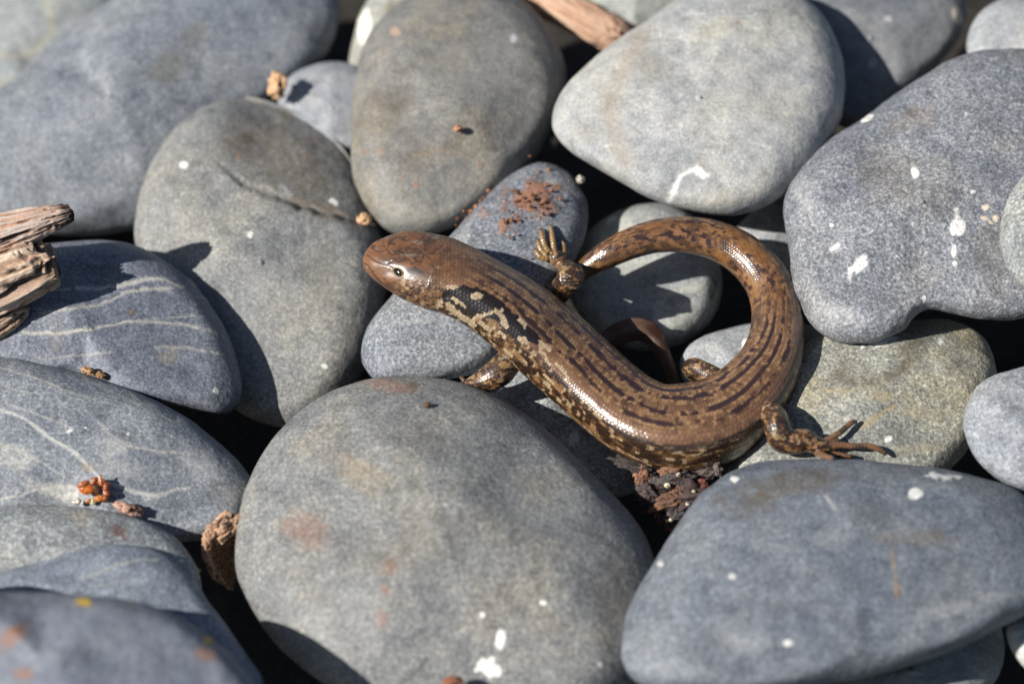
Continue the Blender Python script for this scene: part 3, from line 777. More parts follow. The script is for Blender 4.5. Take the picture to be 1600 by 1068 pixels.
# near hind leg
limb('leg', [(1188, 636, 20, ('z', 1.5)), (1208, 648, 19, ('z', 3.0)), (1215, 668, 20, ('z', 4.0)), (1222, 686, 20.5, ('s', 22)), (1240, 689, 19, ('s', 19)), (1258, 688, 17.5, ('s', 17)), (1275, 695, 13, ('s', 12)), (1290, 699, 11.5, ('s', 9)), (1302, 700, 8, ('s', 6))])
limb('toe', [(1288, 692, 8, ('s', 8)), (1300, 683, 4.8, ('s', 9)), (1314, 674, 4.5, ('s', 9)), (1329, 661, 4.4, ('s', 7)), (1340, 657.5, 2.6, ('s', 3))], )
limb('toe', [(1296, 697, 9, ('s', 8)), (1312, 695, 5.4, ('s', 8)), (1335, 696.5, 4.7, ('s', 7)), (1356, 696, 4.6, ('s', 7)), (1374, 702, 4.4, ('s', 5)), (1385, 711, 2.5, ('s', 2))])
limb('toe', [(1282, 704, 8, ('s', 6)), (1298, 709, 5.5, ('s', 6)), (1315, 711, 4.8, ('s', 5)), (1333, 713, 3, ('s', 3))])
limb('toe', [(1278, 706, 7, ('s', 5)), (1290, 713, 4.8, ('s', 4)), (1304, 716, 3.5, ('s', 1))])
limb('toe', [(1290, 695, 7, ('s', 7)), (1300, 690, 4.6, ('s', 6)), (1312, 687, 3.4, ('s', 3))])
# far hind leg, folded, only the knee in view
limb('leg', [(1150, 614, 18, ('z', 1.4)), (1124, 595, 17.5, ('z', 1.4)), (1100, 581, 16, ('z', 1.0)), (1084, 573, 14.5, ('z', .4)), (1078, 578, 12, ('z', -1.6)), (1088, 590, 10, ('z', -4)), (1100, 600, 8, ('z', -5.5))])
for dx, dy in ((-10, 6), (-6, 12), (2, 14), (9, 12), (14, 5)):
    limb('toe', [(1098, 598, 5, ('z', -5.2)), (1100 + dx * .6, 602 + dy * .6, 4, ('z', -6)), (1100 + dx * 1.2, 602 + dy * 1.2, 2.6, ('z', -7))])

VV, QQ, TT, off = [], [], [], 0
for l in LIMBS:
    v, q, t = tube(l.P, l.A, l.B, l.N, l.L, 64 if l.kind == 'body' else 20, l.ex, off)
    VV.append(v), QQ.append(q), TT.append(t)
    off += len(v)
src = bpy.data.objects.new("skink_source", new_mesh("skink_source", np.concatenate(VV), np.concatenate(QQ), True, np.concatenate(TT)))
C.objects.link(src)
md = src.modifiers.new("fuse", 'REMESH')
md.mode, md.voxel_size, md.adaptivity = 'VOXEL', 1.0, 0
md = src.modifiers.new("soften", 'SMOOTH')
md.factor, md.iterations = 0.5, 5
dg = bpy.context.evaluated_depsgraph_get()
dg.update()
body_me = bpy.data.meshes.new_from_object(src.evaluated_get(dg))
bpy.data.objects.remove(src)
body_me.name = 'skink'
nvb = len(body_me.vertices)
co = np.zeros(nvb * 3, np.float32)
body_me.vertices.foreach_get('co', co)
co = co.reshape(-1, 3).astype(float)
nor = np.zeros(nvb * 3, np.float32)
body_me.vertices.foreach_get('normal', nor)
nor = nor.reshape(-1, 3).astype(float)

# where on which limb does each point lie
best = np.full(nvb, 1e9)
part = np.zeros(nvb, int)
uu = np.zeros(nvb)
ww = np.zeros(nvb)
for li, l in enumerate(LIMBS):
    lo, hi = l.P.min(0) - 60, l.P.max(0) + 60
    if l.kind == 'body':
        lo, hi = lo - 100, hi + 100
    idx_ = np.where(((co > lo) & (co < hi)).all(1))[0]
    for ch in np.array_split(idx_, max(1, len(idx_) * len(l.P) // 4_000_000 + 1)):
        if not len(ch):
            continue
        p = co[ch]
        k = ((p ** 2).sum(1)[:, None] - 2 * p @ l.P.T + (l.P ** 2).sum(1)[None]).argmin(1)
        r = p - l.P[k]
        x, y, t = (r * l.L[k]).sum(1), (r * l.N[k]).sum(1), (r * l.T[k]).sum(1)
        q = np.sqrt((x / l.A[k]) ** 2 + (y / l.B[k]) ** 2 + (t / 6) ** 2 * .2)
        if l.kind != 'body':
            q = q + 0.06
        m = q < best[ch]
        cm = ch[m]
        best[cm] = q[m]
        part[cm] = li
        uu[cm] = l.u[k][m] + np.clip(t[m], -4, 4)
        e = l.ex[k][m] / 2
        xx, yy = x[m] / l.A[k][m], y[m] / l.B[k][m]
        an = np.arctan2(np.sign(xx) * abs(xx) ** e, np.sign(yy) * abs(yy) ** e)
        # fraction of the girth from the middle of the back
        g = np.linspace(0, np.pi, 121)
        e2 = 2 / l.ex.mean()
        gx_, gy_ = abs(np.sin(g)) ** e2, np.sign(np.cos(g)) * abs(np.cos(g)) ** e2 * np.median(l.B / l.A)
        s_ = np.concatenate([[0], np.cumsum(np.hypot(np.diff(gx_), np.diff(gy_)))])
        ww[cm] = np.sign(an) * np.interp(abs(an), g, s_ / s_[-1])
isbody = part == 0
isdig = np.isin(part, [i for i, l in enumerate(LIMBS) if l.kind in ('finger', 'toe', 'claw')])
isfing = np.isin(part, [i for i, l in enumerate(LIMBS) if l.kind == 'finger'])
rel = co * PX - CAM
dz = rel @ F_
ix, iy = 800 + FPX * (rel @ R_) / dz, 534 - FPX * (rel @ U_) / dz
# L = T x N points to the far side where the animal heads left; make w negative on the flank in view
if np.median(ww[isbody & (iy > 700)]) > 0:
    ww = np.where(isbody, -ww, ww)

# scales: a staggered lattice round the body
nvs = 46
fu = np.where(isbody, 5.6, 4.6)
nv_ = np.where(isbody, nvs, 14)
iv = np.floor((ww + 1) / 2 * nv_)
fv = (ww + 1) / 2 * nv_ - iv
iu_ = uu / fu + 0.5 * (iv % 2) + .38 * (2 * fv - 1) ** 2
iu = np.floor(iu_)
fu_ = iu_ - iu
cell = (part.astype(np.int64) * 1000 + iv.astype(np.int64)) * 1000 + (iu.astype(np.int64) % 1000)
_, inv = np.unique(cell, return_inverse=True)
cnt = np.bincount(inv)
mean = lambda a: (np.bincount(inv, a) / cnt)[inv]
headmask = isbody & (uu < 118)
hq = np.where(headmask, 0, np.where(isbody & (ww < -.3), .35, .5))                 # head shields are large: do not quantise there
cu, cw, cx, cy = (hq * mean(a) + (1 - hq) * a for a in (uu, ww, ix, iy))
rng = np.random.default_rng(5)
crand = rng.random(len(cnt))[inv]
crand2 = rng.random(len(cnt))[inv]


def n1d(a, b, sa, sb, seed, o=2):
    return fbm(np.stack([a / sa, b / sb, np.full_like(a, seed * 1.7 + .31)], -1), seed, o)


def lerp(a, b, t):
    return a + (np.asarray(b) - a) * np.clip(t, 0, 1)[:, None]


def inpoly(x, y, poly):
    c = np.zeros(len(x), bool)
    for (x0, y0), (x1, y1) in zip(poly, poly[1:] + poly[:1]):
        k = ((y0 > y) != (y1 > y)) & (x < (x1 - x0) * (y - y0) / (y1 - y0 + 1e-9) + x0)
        c ^= k
    return c


aw = abs(cw)
# the back: brown with ochre flecks and four broken dark lines
g1 = n1d(cu, cw * 110, 38, 14, 11)
g2 = n1d(cu, cw * 110, 9, 7, 12)
g3 = n1d(cu, cw * 110, 90, 60, 14)
col = np.tile(np.array((.155, .083, .046)), (nvb, 1))
col = lerp(col, (.20, .113, .060), .5 + 1.3 * g1)
col = lerp(col, (.11, .056, .032), sstep(.0, .45, g2) * .75)
col = lerp(col, (.33, .205, .10), sstep(.7, .97, crand) * .5 * (aw < .33))
trunk = sstep(150, 215, cu) * (1 - sstep(820, 900, cu))
LINE = (.030, .017, .020)
for j, ws in enumerate((-.175, -.062, .055, .165)):
    wig = .022 * n1d(cu, cw * 0, 55, 1, 30 + j)
    d = abs(cw - ws - wig)
    seg = n1d(cu, cw * 0, 27, 1, 40 + j, 2)
    hw = .0095 + .0125 * np.clip(seg * 2.8 + .75 + 1.1 * g2, -1.2, 1) + .012 * g2
    a = (1 - sstep(hw - .006, hw + .006, d)) * trunk
    col = lerp(col, LINE, a * .95)
    # pale flecks ride along the lines
    e = (abs(d - hw - .016) < .013) & (crand2 > .45)
    col = lerp(col, (.34, .215, .11), e * .5 * trunk)
fe = sstep(.215, .25, cw) * (1 - sstep(.42, .48, cw)) * trunk
col = lerp(col, (.045, .026, .016), fe * sstep(-.15, .25, g2 + .5 * g1))
spk_ = n1d(cu, cw * 110, 8, 4, 19, 2)
col = lerp(col, (.05, .027, .02), sstep(.30, .45, spk_) * .8 * trunk)
# pale band along the shoulder of the flank
db = np.exp(-((cw + .275) / .05) ** 2) * sstep(70, 130, cu) * (1 - sstep(760, 860, cu))
col = lerp(col, (.215, .118, .072), db * .6)
# flank
fl = sstep(.325, .365, -cw + .015 * g2) * sstep(85, 150, cu) * (1 - sstep(790, 870, cu))
fcol = np.tile(np.array((.085, .045, .021)), (nvb, 1))
mot = .6 * n1d(cu, cw * 110, 22, 7, 21) + .8 * n1d(cu, cw * 110, 11, 2.6, 22, 3) + .25 * (crand - .5)
fcol = lerp(fcol, (.032, .018, .012), sstep(-.02, .16, mot))
fcol = lerp(fcol, (.25, .145, .07), sstep(.10, .30, -mot))
crm = .6 * n1d(cu, cw * 110, 26, 10, 23) + .6 * n1d(cu, cw * 110, 10, 2.6, 24)
fcol = lerp(fcol, (.40, .31, .20), sstep(.31, .39, crm) * (crand > .2))
fcol = lerp(fcol, (.035, .02, .012), (1 - sstep(.36, .45, aw)) * sstep(-.35, .1, crm + .3 * mot) * .85)
fcol = lerp(fcol, (.38, .28, .17), (crand2 > .9) * .7)
col = lerp(col, fcol, fl)
# belly
be = sstep(.66, .76, aw + .02 * g2) * sstep(130, 200, cu)
col = lerp(col, (.40, .38, .31), be)
# tail: rusty with dark flecks
tl = sstep(800, 905, cu) * isbody
tcol = np.tile(np.array((.172, .086, .04)), (nvb, 1))
tcol = lerp(tcol, (.26, .14, .062), .5 + 1.5 * n1d(cu, cw * 80, 18, 10, 51))
tcol = lerp(tcol, (.075, .038, .02), sstep(-.04, .24, n1d(cu, cw * 80, 8, 6, 52)) * .75)
fk = .8 * n1d(cu, cw * 80, 14, 6, 53) + .5 * n1d(cu, cw * 80, 6, 4, 55)
tcol = lerp(tcol, (.035, .02, .018), sstep(.22, .32, fk + .16 * np.exp(-((aw - .20) / .1) ** 2)) * .95)
tcol = lerp(tcol, (.22, .10, .028), sstep(.2, .5, n1d(cu, cw * 80, 30, 18, 54)) * .6)
tcol = lerp(tcol, (.40, .36, .27), sstep(.60, .75, aw))
tcol = lerp(tcol, (.06, .035, .02), np.exp(-((aw - .57) / .035) ** 2) * sstep(-.1, .3, g2) * .8)
lines_t = np.zeros(nvb)
for j, ws in enumerate((-.17, -.062, .055, .165)):
    d = abs(cw - ws)
    lines_t = np.maximum(lines_t, (1 - sstep(.018, .034, d)) * (n1d(cu, cw * 0, 22, 1, 60 + j) > 0) * (1 - sstep(870, 960, cu)))
tcol = lerp(tcol, LINE, lines_t * .7)
col = lerp(col, tcol, tl)
# head: warm brown shields with thin dark seams, mottled cheeks
hd = 1 - sstep(105, 165, cu)
hcol = np.tile(np.array((.165, .074, .032)), (nvb, 1))
hcol = lerp(hcol, (.10, .052, .026), .5 + 1.6 * n1d(ix, iy, 26, 18, 71))
hcol = lerp(hcol, (.21, .088, .032), sstep(60, 0, uu) * .8)
hcol = lerp(hcol, (.045, .025, .016), sstep(.22, .36, n1d(ix, iy, 8, 4, 72, 3)) * .75)
hcol = hcol * (1 + .35 * n1d(ix, iy, 4.5, 3.5, 77, 2))[:, None]
hcol = lerp(hcol, (.30, .29, .27), sstep(.3, .55, n1d(ix, iy, 16, 10, 76)) * .35)
ck = sstep(.29, .37, -ww) * sstep(52, 80, uu)    # cheek
cm_ = n1d(ix, iy, 6, 4.5, 73, 3)
cheek = np.tile(np.array((.16, .085, .042)), (nvb, 1))
cheek = lerp(cheek, (.045, .025, .018), sstep(.02, .22, cm_))
cheek = lerp(cheek, (.36, .25, .15), sstep(.10, .32, -cm_))
hcol = lerp(hcol, cheek, ck)
hcol = lerp(hcol, (.42, .36, .27), sstep(.72, .82, aw))
SEAMS = [([(574, 398), (586, 406), (600, 412), (612, 408)], 1.0), ([(580, 385), (592, 392), (604, 388), (612, 378)], .7), ([(604, 388), (614, 396), (628, 388), (640, 384)], 1.0),
         ([(640, 384), (652, 380), (664, 370)], .8), ([(652, 388), (662, 396), (660, 408), (648, 416)], .7), ([(662, 396), (680, 392), (694, 384)], .7), ([(628, 388), (634, 400), (646, 410)], .6),
         ([(690, 394), (690, 410), (680, 424)], .6), ([(600, 412), (612, 418)], .8), ([(660, 376), (676, 378), (690, 372)], .7)]
sm = np.zeros(nvb)
for pl, st in SEAMS:
    Q = spline_open(pl, 8)
    for a, b in zip(Q[:-1], Q[1:]):
        ab = b - a
        t = np.clip(((ix - a[0]) * ab[0] + (iy - a[1]) * ab[1]) / (ab @ ab + 1e-9), 0, 1)
        sm = np.maximum(sm, st * np.exp(-(np.hypot(ix - a[0] - t * ab[0], iy - a[1] - t * ab[1]) / 1.5) ** 2))
sm *= headmask * (ww > -.45)
hcol = lerp(hcol, (.04, .022, .014), sm * .55)
LIP = spline_open([(570, 412), (578, 424), (590, 437), (606, 449), (626, 458), (648, 466)], 8)
lp = np.zeros(nvb)
for a, b in zip(LIP[:-1], LIP[1:]):
    ab = b - a
    t = np.clip(((ix - a[0]) * ab[0] + (iy - a[1]) * ab[1]) / (ab @ ab + 1e-9), 0, 1)
    lp = np.maximum(lp, np.exp(-(np.hypot(ix - a[0] - t * ab[0], iy - a[1] - t * ab[1]) / 1.7) ** 2))
lp *= headmask * (ww < -.3)
hcol = lerp(hcol, (.05, .028, .02), lp * .9)
# dark streak behind the eye
es = np.exp(-(((ix - 647) * .95 + (iy - 423) * .3) / 15) ** 2 - ((-(ix - 647) * .2 + (iy - 423)) / 5.5) ** 2)
hcol = lerp(hcol, (.022, .014, .014), sstep(.35, .6, es + .2 * cm_))
hcol = lerp(hcol, (.03, .018, .012), np.exp(-(((ix - 604) / 7) ** 2 + ((iy - 411) / 4) ** 2)) * .8)
col = lerp(col, hcol, hd)
# the black shoulder patch and its cream marks
PATCH = [(690, 462), (700, 452), (722, 446), (748, 450), (775, 465), (800, 485), (825, 508), (846, 530), (838, 540), (818, 526), (804, 528), (790, 517), (778, 505), (760, 494), (745, 497), (726, 491), (706, 478), (694, 472)]
qx, qy = cx + 4 * n1d(cx, cy, 9, 9, 81), cy + 4 * n1d(cx, cy, 9, 9, 82)
pb = inpoly(qx, qy, PATCH) & isbody & (ww < -.12)
col = lerp(col, (.011, .008, .008), pb * .98)
CM = [([(742, 463), (752, 463)], 6.5), ([(706, 469), (716, 473), (728, 477)], 4.2), ([(738, 499), (750, 494), (762, 490), (774, 484), (784, 488)], 4.5), ([(782, 490), (788, 504), (791, 510)], 4.5), ([(812, 499), (822, 508)], 5), ([(815, 528), (822, 533)], 5.5),
      ([(846, 536), (856, 545)], 5), ([(700, 450), (712, 447)], 4), ([(712, 487), (724, 497), (740, 507)], 5), ([(700, 476), (710, 484)], 4.5), ([(780, 520), (788, 527)], 3.5), ([(846, 548), (858, 570)], 3.2), ([(868, 566), (882, 586), (890, 596)], 3.2), ([(690, 470), (684, 478)], 4), ([(756, 512), (768, 514)], 4)]
for pl, r in CM:
    Q = np.array(pl, float)
    d = np.full(nvb, 1e9)
    for a, b in zip(Q[:-1], Q[1:]):
        ab = b - a
        t = np.clip(((qx - a[0]) * ab[0] + (qy - a[1]) * ab[1]) / (ab @ ab + 1e-9), 0, 1)
        d = np.minimum(d, np.hypot(qx - a[0] - t * ab[0], qy - a[1] - t * ab[1]))
    col = lerp(col, (.44, .35, .235), ((d + 1.5 * n1d(cx, cy, 4, 4, 83) < r * .82) & isbody & (ww < -.14)) * (.75 + .25 * crand))
# limbs
lcol = np.tile(np.array((.135, .062, .025)), (nvb, 1))
lm = n1d(co[:, 0], co[:, 1] + co[:, 2], 7, 5, 91, 3)
lcol = lerp(lcol, (.030, .017, .012), sstep(.02, .18, lm))
lcol = lerp(lcol, (.29, .18, .085), sstep(.06, .26, -lm))
lcol = lerp(lcol, (.36, .26, .13), (crand > .88) * .6)
lcol = lerp(lcol, (.04, .022, .014), (crand2 < .38) * .8)
lcol = lerp(lcol, (.42, .38, .30), sstep(.25, .6, -nor[:, 2]) * (~isdig))
dcol = np.tile(np.array((.33, .21, .085)), (nvb, 1))
band = (np.sin(uu * 2 * np.pi / 5.2) > .35)
dcol = lerp(dcol, (.10, .055, .025), band * np.where(isfing, .7, .2))
tcol2 = lerp(np.tile(np.array((.17, .085, .045)), (nvb, 1)), (.04, .025, .02), sstep(.1, .4, n1d(co[:, 0], co[:, 1], 12, 8, 93)))
dcol = np.where(isfing[:, None], dcol, lerp(tcol2, (.30, .2, .12), band * .25))
tipd = np.full(nvb, 99.0)
for li, l in enumerate(LIMBS):
    if l.kind in ('finger', 'toe'):
        tipd = np.where(part == li, l.u[-1] - uu, tipd)
dcol = lerp(dcol, (.03, .02, .016), 1 - sstep(3, 6, tipd))
lcol = np.where(isdig[:, None], dcol, lcol)
lw = np.where(isbody, 0.0, 1.0)
col = np.where(isbody[:, None], col, lcol)
# thin dark rim of every scale
edge = np.maximum(sstep(.80, 1.0, fu_), sstep(.36, .5, abs(fv - .5)) * .7) * (~headmask) * (~isdig)
col = col * (1 - .28 * edge * np.where(fl > .5, 1.5, 1))[:, None]
col = col * (.90 + .20 * crand2 * (~headmask) + .1 * headmask)[:, None]

col = col * np.array((.86, .83, .79))
# relief of the scales, seams and brow
hgt = (0.46 * fu_ + .24 * (1 - (2 * fv - 1) ** 2)) * (~headmask) * (~isdig) * np.where(isbody, 1.0, .8)
hgt = hgt - 1.1 * sm - 1.8 * lp + .55 * cm_ * ck * hd
hgt = hgt + 1.3 * np.exp(-(((ix - 628) / 22) ** 2 + ((iy - 412) / 9) ** 2)) * headmask * (ww < .1)     # brow above the near eye
hgt = hgt + 3.2 * np.exp(-(((ix - 640) / 20) ** 2 + ((iy - 366) / 9) ** 2)) * headmask
hgt = hgt - 2.5 * np.exp(-(((ix - 604) / 22) ** 2 + ((iy - 425) / 9) ** 2)) * headmask * (ww < 0)     # loreal hollow
hgt = hgt - 2.4 * np.exp(-(((ix - 697) / 6) ** 2 + ((iy - 463) / 5) ** 2)) * isbody * (ww < 0)          # ear
hgt = hgt + .35 * n1d(co[:, 0], co[:, 1], 14, 14, 95) * isbody
hgt = hgt - np.where(isfing, .4 * band, 0)
co2 = co + nor * hgt[:, None]

sk = NT('skink_skin')
at = sk.n('ShaderNodeVertexColor', layer_name='skin')
tc = sk.n('ShaderNodeTexCoord')
nz = sk.noise(tc.outputs['Object'], 4200, 2, .6)
sk.l(sk.mix(1.0, at.outputs['Color'], sk.ramp(nz, [(.3, (.82,) * 3), (.7, (1.18,) * 3)]), 'MULTIPLY'), sk.b.inputs['Base Color'])
sk.l(at.outputs['Alpha'], sk.b.inputs['Roughness'])
sk.b.inputs['Specular IOR Level'].default_value = .55
sk.b.inputs['Coat Weight'].default_value = .55
sk.b.inputs['Coat Roughness'].default_value = .22
bp = sk.n('ShaderNodeBump', i_Strength=.25, i_Distance=.00005)
sk.l(nz, bp.inputs['Height'])
sk.l(bp.outputs[0], sk.b.inputs['Normal'])

org = unproj(990, 648, float(plane_depth(648, -4e-3)))
fin = co2 * PX - org
body_me.vertices.foreach_set('co', fin.astype(np.float32).ravel())
body_me.polygons.foreach_set('use_smooth', np.ones(len(body_me.polygons), bool))
set_col(body_me, 'skin', np.concatenate([np.clip(col, 0, 1), np.where(headmask, .47, np.where(isbody, .29, .40))[:, None]], -1))
body_me.update()
body_me.materials.clear()
skink = link('skink', body_me, sk.m, label='glossy brown skink with dark streaks, curled over the stones with its tail in a loop', cat='lizard', loc=org)

# eyes
def surface_at(px, py):
    bv = getattr(surface_at, 'bv', None)
    if bv is None:
        q = np.zeros(len(body_me.loops), np.int32)
        body_me.loops.foreach_get('vertex_index', q)
        st = np.zeros(len(body_me.polygons), np.int32)
        body_me.polygons.foreach_get('loop_start', st)
        nr = np.zeros(len(body_me.polygons), np.int32)
        body_me.polygons.foreach_get('loop_total', nr)
        keep = (iu_[q[st]] < 20) & isbody[q[st]]
        bv = surface_at.bv = BVHTree.FromPolygons([tuple(v) for v in fin], [tuple(q[a:a + n]) for a, n, kk in zip(st, nr, keep) if kk])
    o = CAM - org
    d = unproj(px, py, 1.0) - CAM
    loc, nrm, _, _ = bv.ray_cast(Vector(o), Vector(d).normalized())
    return np.array(loc), np.array(nrm)


eye_m = NT('eye')
at = eye_m.n('ShaderNodeVertexColor', layer_name='iris')
eye_m.l(at.outputs['Color'], eye_m.b.inputs['Base Color'])
eye_m.b.inputs['Roughness'].default_value = .08
lid_m = NT('eyelid_scales')
lid_m.b.inputs['Base Color'].default_value = (.20, .13, .055, 1)
lid_m.b.inputs['Roughness'].default_value = .4


def build_eye(loc, nrm, along):
    n = nrm / np.linalg.norm(nrm)
    a = along - n * (along @ n)
    a /= np.linalg.norm(a)
    b = np.cross(n, a)
    r1, r2 = 12.0 * PX, 7.0 * PX
    th, ph = np.meshgrid(np.linspace(0, np.pi / 2, 14)[1:], np.linspace(0, 2 * np.pi, 40, endpoint=False), indexing='ij')
    V = np.concatenate([[[0, 0, 1]], np.stack([np.sin(th) * np.cos(ph), np.sin(th) * np.sin(ph), np.cos(th)], -1).reshape(-1, 3)])
    rr = np.hypot(V[:, 0], V[:, 1])
    c = np.tile(np.array((.006, .005, .005)), (len(V), 1))
    c = lerp(c, (.24, .15, .03), ((rr > .70) & (rr < .80)) * 1.0)
    c = lerp(c, (.05, .028, .015), (rr >= .80) * 1.0)
    W_ = V[:, :1] * r1 * a + V[:, 1:2] * r2 * b + (V[:, 2:] * 4.6 - 2.2) * PX * n
    i = 1 + np.arange(12)[:, None] * 40 + np.arange(40)[None]
    j = 1 + np.arange(12)[:, None] * 40 + (np.arange(40)[None] + 1) % 40
    q = np.stack([i, i + 40, j + 40, j], -1).reshape(-1, 4)
    k = np.arange(40)
    me = new_mesh('eye', W_, q, True, np.stack([np.zeros(40, int), 1 + k, 1 + (k + 1) % 40], -1))
    set_col(me, 'iris', np.concatenate([c, np.ones((len(c), 1))], -1))
    e = link('eye', me, eye_m.m, parent=skink, loc=loc)
    t = np.linspace(0, 2 * np.pi, 56, endpoint=False)
    ring = (r1 * .99) * np.cos(t)[:, None] * a + (r2 * 1.02) * np.sin(t)[:, None] * b + n * (0.3 * PX)
    s = np.linspace(0, 2 * np.pi, 8, endpoint=False)
    out = np.cos(t)[:, None] * a + np.sin(t)[:, None] * b
    tr = (.7 + .35 * np.sin(t * 7) * .4) * PX
    V = ring[:, None] + tr[:, None, None] * (np.cos(s)[None, :, None] * out[:, None] + np.sin(s)[None, :, None] * n)
    ii = np.arange(56 * 8).reshape(56, 8)
    q = np.stack([ii, np.roll(ii, -1, 0), np.roll(np.roll(ii, -1, 0), -1, 1), np.roll(ii, -1, 1)], -1).reshape(-1, 4)
    link('eyelid', new_mesh('eyelid', V.reshape(-1, 3), q), lid_m.m, parent=e)


l0, n0 = surface_at(622, 425)
ax = .82 * R_ - .57 * U_
build_eye(l0, n0, ax)
# its twin on the hidden side of the head, mirrored across the head's middle plane
kk = int(np.argmin(((LIMBS[0].P * PX - org - l0) ** 2).sum(1)))
c0, lat = LIMBS[0].P[kk] * PX - org, LIMBS[0].L[kk]
mir = lambda v: v - 2 * (v @ lat) * lat
build_eye(c0 + mir(l0 - c0), mir(n0), LIMBS[0].T[15])
# ------------------------------------------------------------------ driftwood, bark, leaf, husk and crumbs
def vcol_material(name, layer, rough, spec=.3, fine=3000, amp=.25, bump=.4, dist=.0001, sub=0, trans=0):
    k = NT(name)
    at = k.n('ShaderNodeVertexColor', layer_name=layer)
    tc = k.n('ShaderNodeTexCoord')
    nz = k.noise(tc.outputs['Object'], fine, 3, .65)
    k.l(k.mix(1.0, at.outputs['Color'], k.ramp(nz, [(.3, (1 - amp,) * 3), (.7, (1 + amp,) * 3)]), 'MULTIPLY'), k.b.inputs['Base Color'])
    k.b.inputs['Roughness'].default_value = rough
    k.b.inputs['Specular IOR Level'].default_value = spec
    if sub:
        k.b.inputs['Subsurface Weight'].default_value = sub
        k.b.inputs['Subsurface Radius'].default_value = (.002, .0008, .0003)
        k.b.inputs['Subsurface Scale'].default_value = .6
    bp = k.n('ShaderNodeBump', i_Strength=bump, i_Distance=dist)
    k.l(nz, bp.inputs['Height'])
    k.l(bp.outputs[0], k.b.inputs['Normal'])
    return k.m


def rgba(c):
    return np.concatenate([np.clip(c, 0, 1), np.ones((len(c), 1))], -1)


wood_m = vcol_material('weathered_wood', 'grain', .75, .25, 2400, .22, .5, .00012)


def wood_piece(name, parent, org, pts, flat, seed, cols, ridge=.16, jag=22, burnt=0.0, nv=150, step=1.6, crack=1.0):
    """a splinter: pts photo x, y, depth (m), radius; fibres run along it and its far end is torn"""
    rows = np.array([list(unproj(x, y, d) / PX) + [r] for x, y, d, r in pts])
    S, u = catmull(rows, step)
    P, r = S[:, :3], S[:, 3]
    T, N, L = frames(P, -F_)
    m = len(P)
    ph = np.linspace(-np.pi, np.pi, nv, endpoint=False)
    U2, PH = np.meshgrid(np.arange(m), ph, indexing='ij')
    sx, sy = np.sin(PH).ravel(), np.cos(PH).ravel()
    # torn end: each strip of fibres stops somewhere else
    e = fbm(np.stack([sx * 2.2, sy * 2.2, np.full_like(sx, seed)], -1), seed, 3)
    e = .5 + .5 * e / max(1e-6, abs(e).max())
    frac = (U2.ravel() / (m - 1)) * (1 - e * jag / u[-1])
    fi = frac * (m - 1)
    i0 = np.clip(fi.astype(int), 0, m - 2)
    f = (fi - i0)[:, None]
    mixr = lambda a: a[i0] * (1 - f) + a[i0 + 1] * f
    p, n_, l_, rr, uu_ = mixr(P), mixr(N), mixr(L), mixr(r[:, None])[:, 0], mixr(u[:, None])[:, 0]
    q = np.stack([sx * 5.5, sy * 5.5, uu_ / 75 + seed], -1)
    fib = fbm(q, seed + 3, 4)
    fine = fbm(np.stack([sx * 17, sy * 17, uu_ / 60], -1), seed + 5, 2)
    blk = fbm(np.stack([sx * 2.4, sy * 2.4, uu_ / 28], -1), seed + 8, 3)
    cr = sstep(.12, .34, -fib) * crack
    end = sstep(.80, 1.0, U2.ravel() / (m - 1))
    pit = end * sstep(.0, .35, fbm(np.stack([sx * 4, sy * 4, uu_ / 9], -1), seed + 9, 3))
    rad = rr * (1 + ridge * fib + .05 * fine + .10 * blk - .22 * cr - .35 * pit)
    cap = np.ones(m)
    cap[-1], cap[0] = .05, .05
    cap[-2] = .62
    rad = rad * cap[U2.ravel()]
    V = p + rad[:, None] * (sx[:, None] * l_ + flat * sy[:, None] * n_)
    c = lerp(np.tile(np.array(cols[0]), (len(V), 1)), cols[1], .5 + 1.5 * fbm(np.stack([sx * 2.6, sy * 2.6, uu_ / 110], -1), seed + 12, 3))
    c = lerp(c, cols[2], sstep(.0, .3, fine + .4 * fib))
    c = lerp(c, (.016, .011, .008), np.maximum(cr * .8, pit * .9))
    if burnt:
        c = lerp(c, (.02, .014, .01), burnt * sstep(.9, .99, U2.ravel() / (m - 1) + .06 * blk))
    ii = np.arange(m * nv).reshape(m, nv)
    qd = np.stack([ii[:-1], np.roll(ii, -1, 1)[:-1], np.roll(ii, -1, 1)[1:], ii[1:]], -1).reshape(-1, 4)
    me = new_mesh(name, V * PX - org, qd)
    set_col(me, 'grain', rgba(c))
    return me


dw = surf_depth(60, 450, 20)
worg = unproj(0, 430, dw)
W1, W2, W3 = ((.30, .22, .18), (.42, .24, .15), (.48, .40, .35)), ((.44, .275, .18), (.38, .265, .20), (.55, .43, .33)), ((.38, .25, .16), (.33, .235, .17), (.46, .35, .25))
drift = link('driftwood', None, label='weathered broken driftwood with torn splintered end, at the left edge', cat='driftwood', loc=worg)
for nm, pts, fl, sd, cl, rd, jg, bt in (
        ('splinter', [(-190, 425, dw - .0034, 36), (-90, 396, dw - .0034, 36), (-10, 369, dw - .0033, 33), (50, 350, dw - .0031, 27), (92, 338, dw - .0029, 19), (118, 331, dw - .0027, 12)], .8, 3, W1, .12, 10, .85),
        ('splinter', [(-190, 500, dw - .0030, 58), (-90, 470, dw - .0030, 58), (-20, 442, dw - .0030, 58), (30, 422, dw - .0028, 53), (60, 410, dw - .0026, 47), (92, 398, dw - .0023, 40)], .62, 8, W2, .2, 34, .25),
        ('splinter', [(-190, 560, dw - .0018, 28), (-90, 535, dw - .0018, 36), (-20, 506, dw - .0018, 30), (15, 489, dw - .0017, 23), (48, 477, dw - .0015, 9)], .7, 14, W3, .2, 16, .3)):
    link(nm, wood_piece(nm, drift, worg, pts, fl, sd, cl, rd, jg, bt), wood_m, parent=drift)

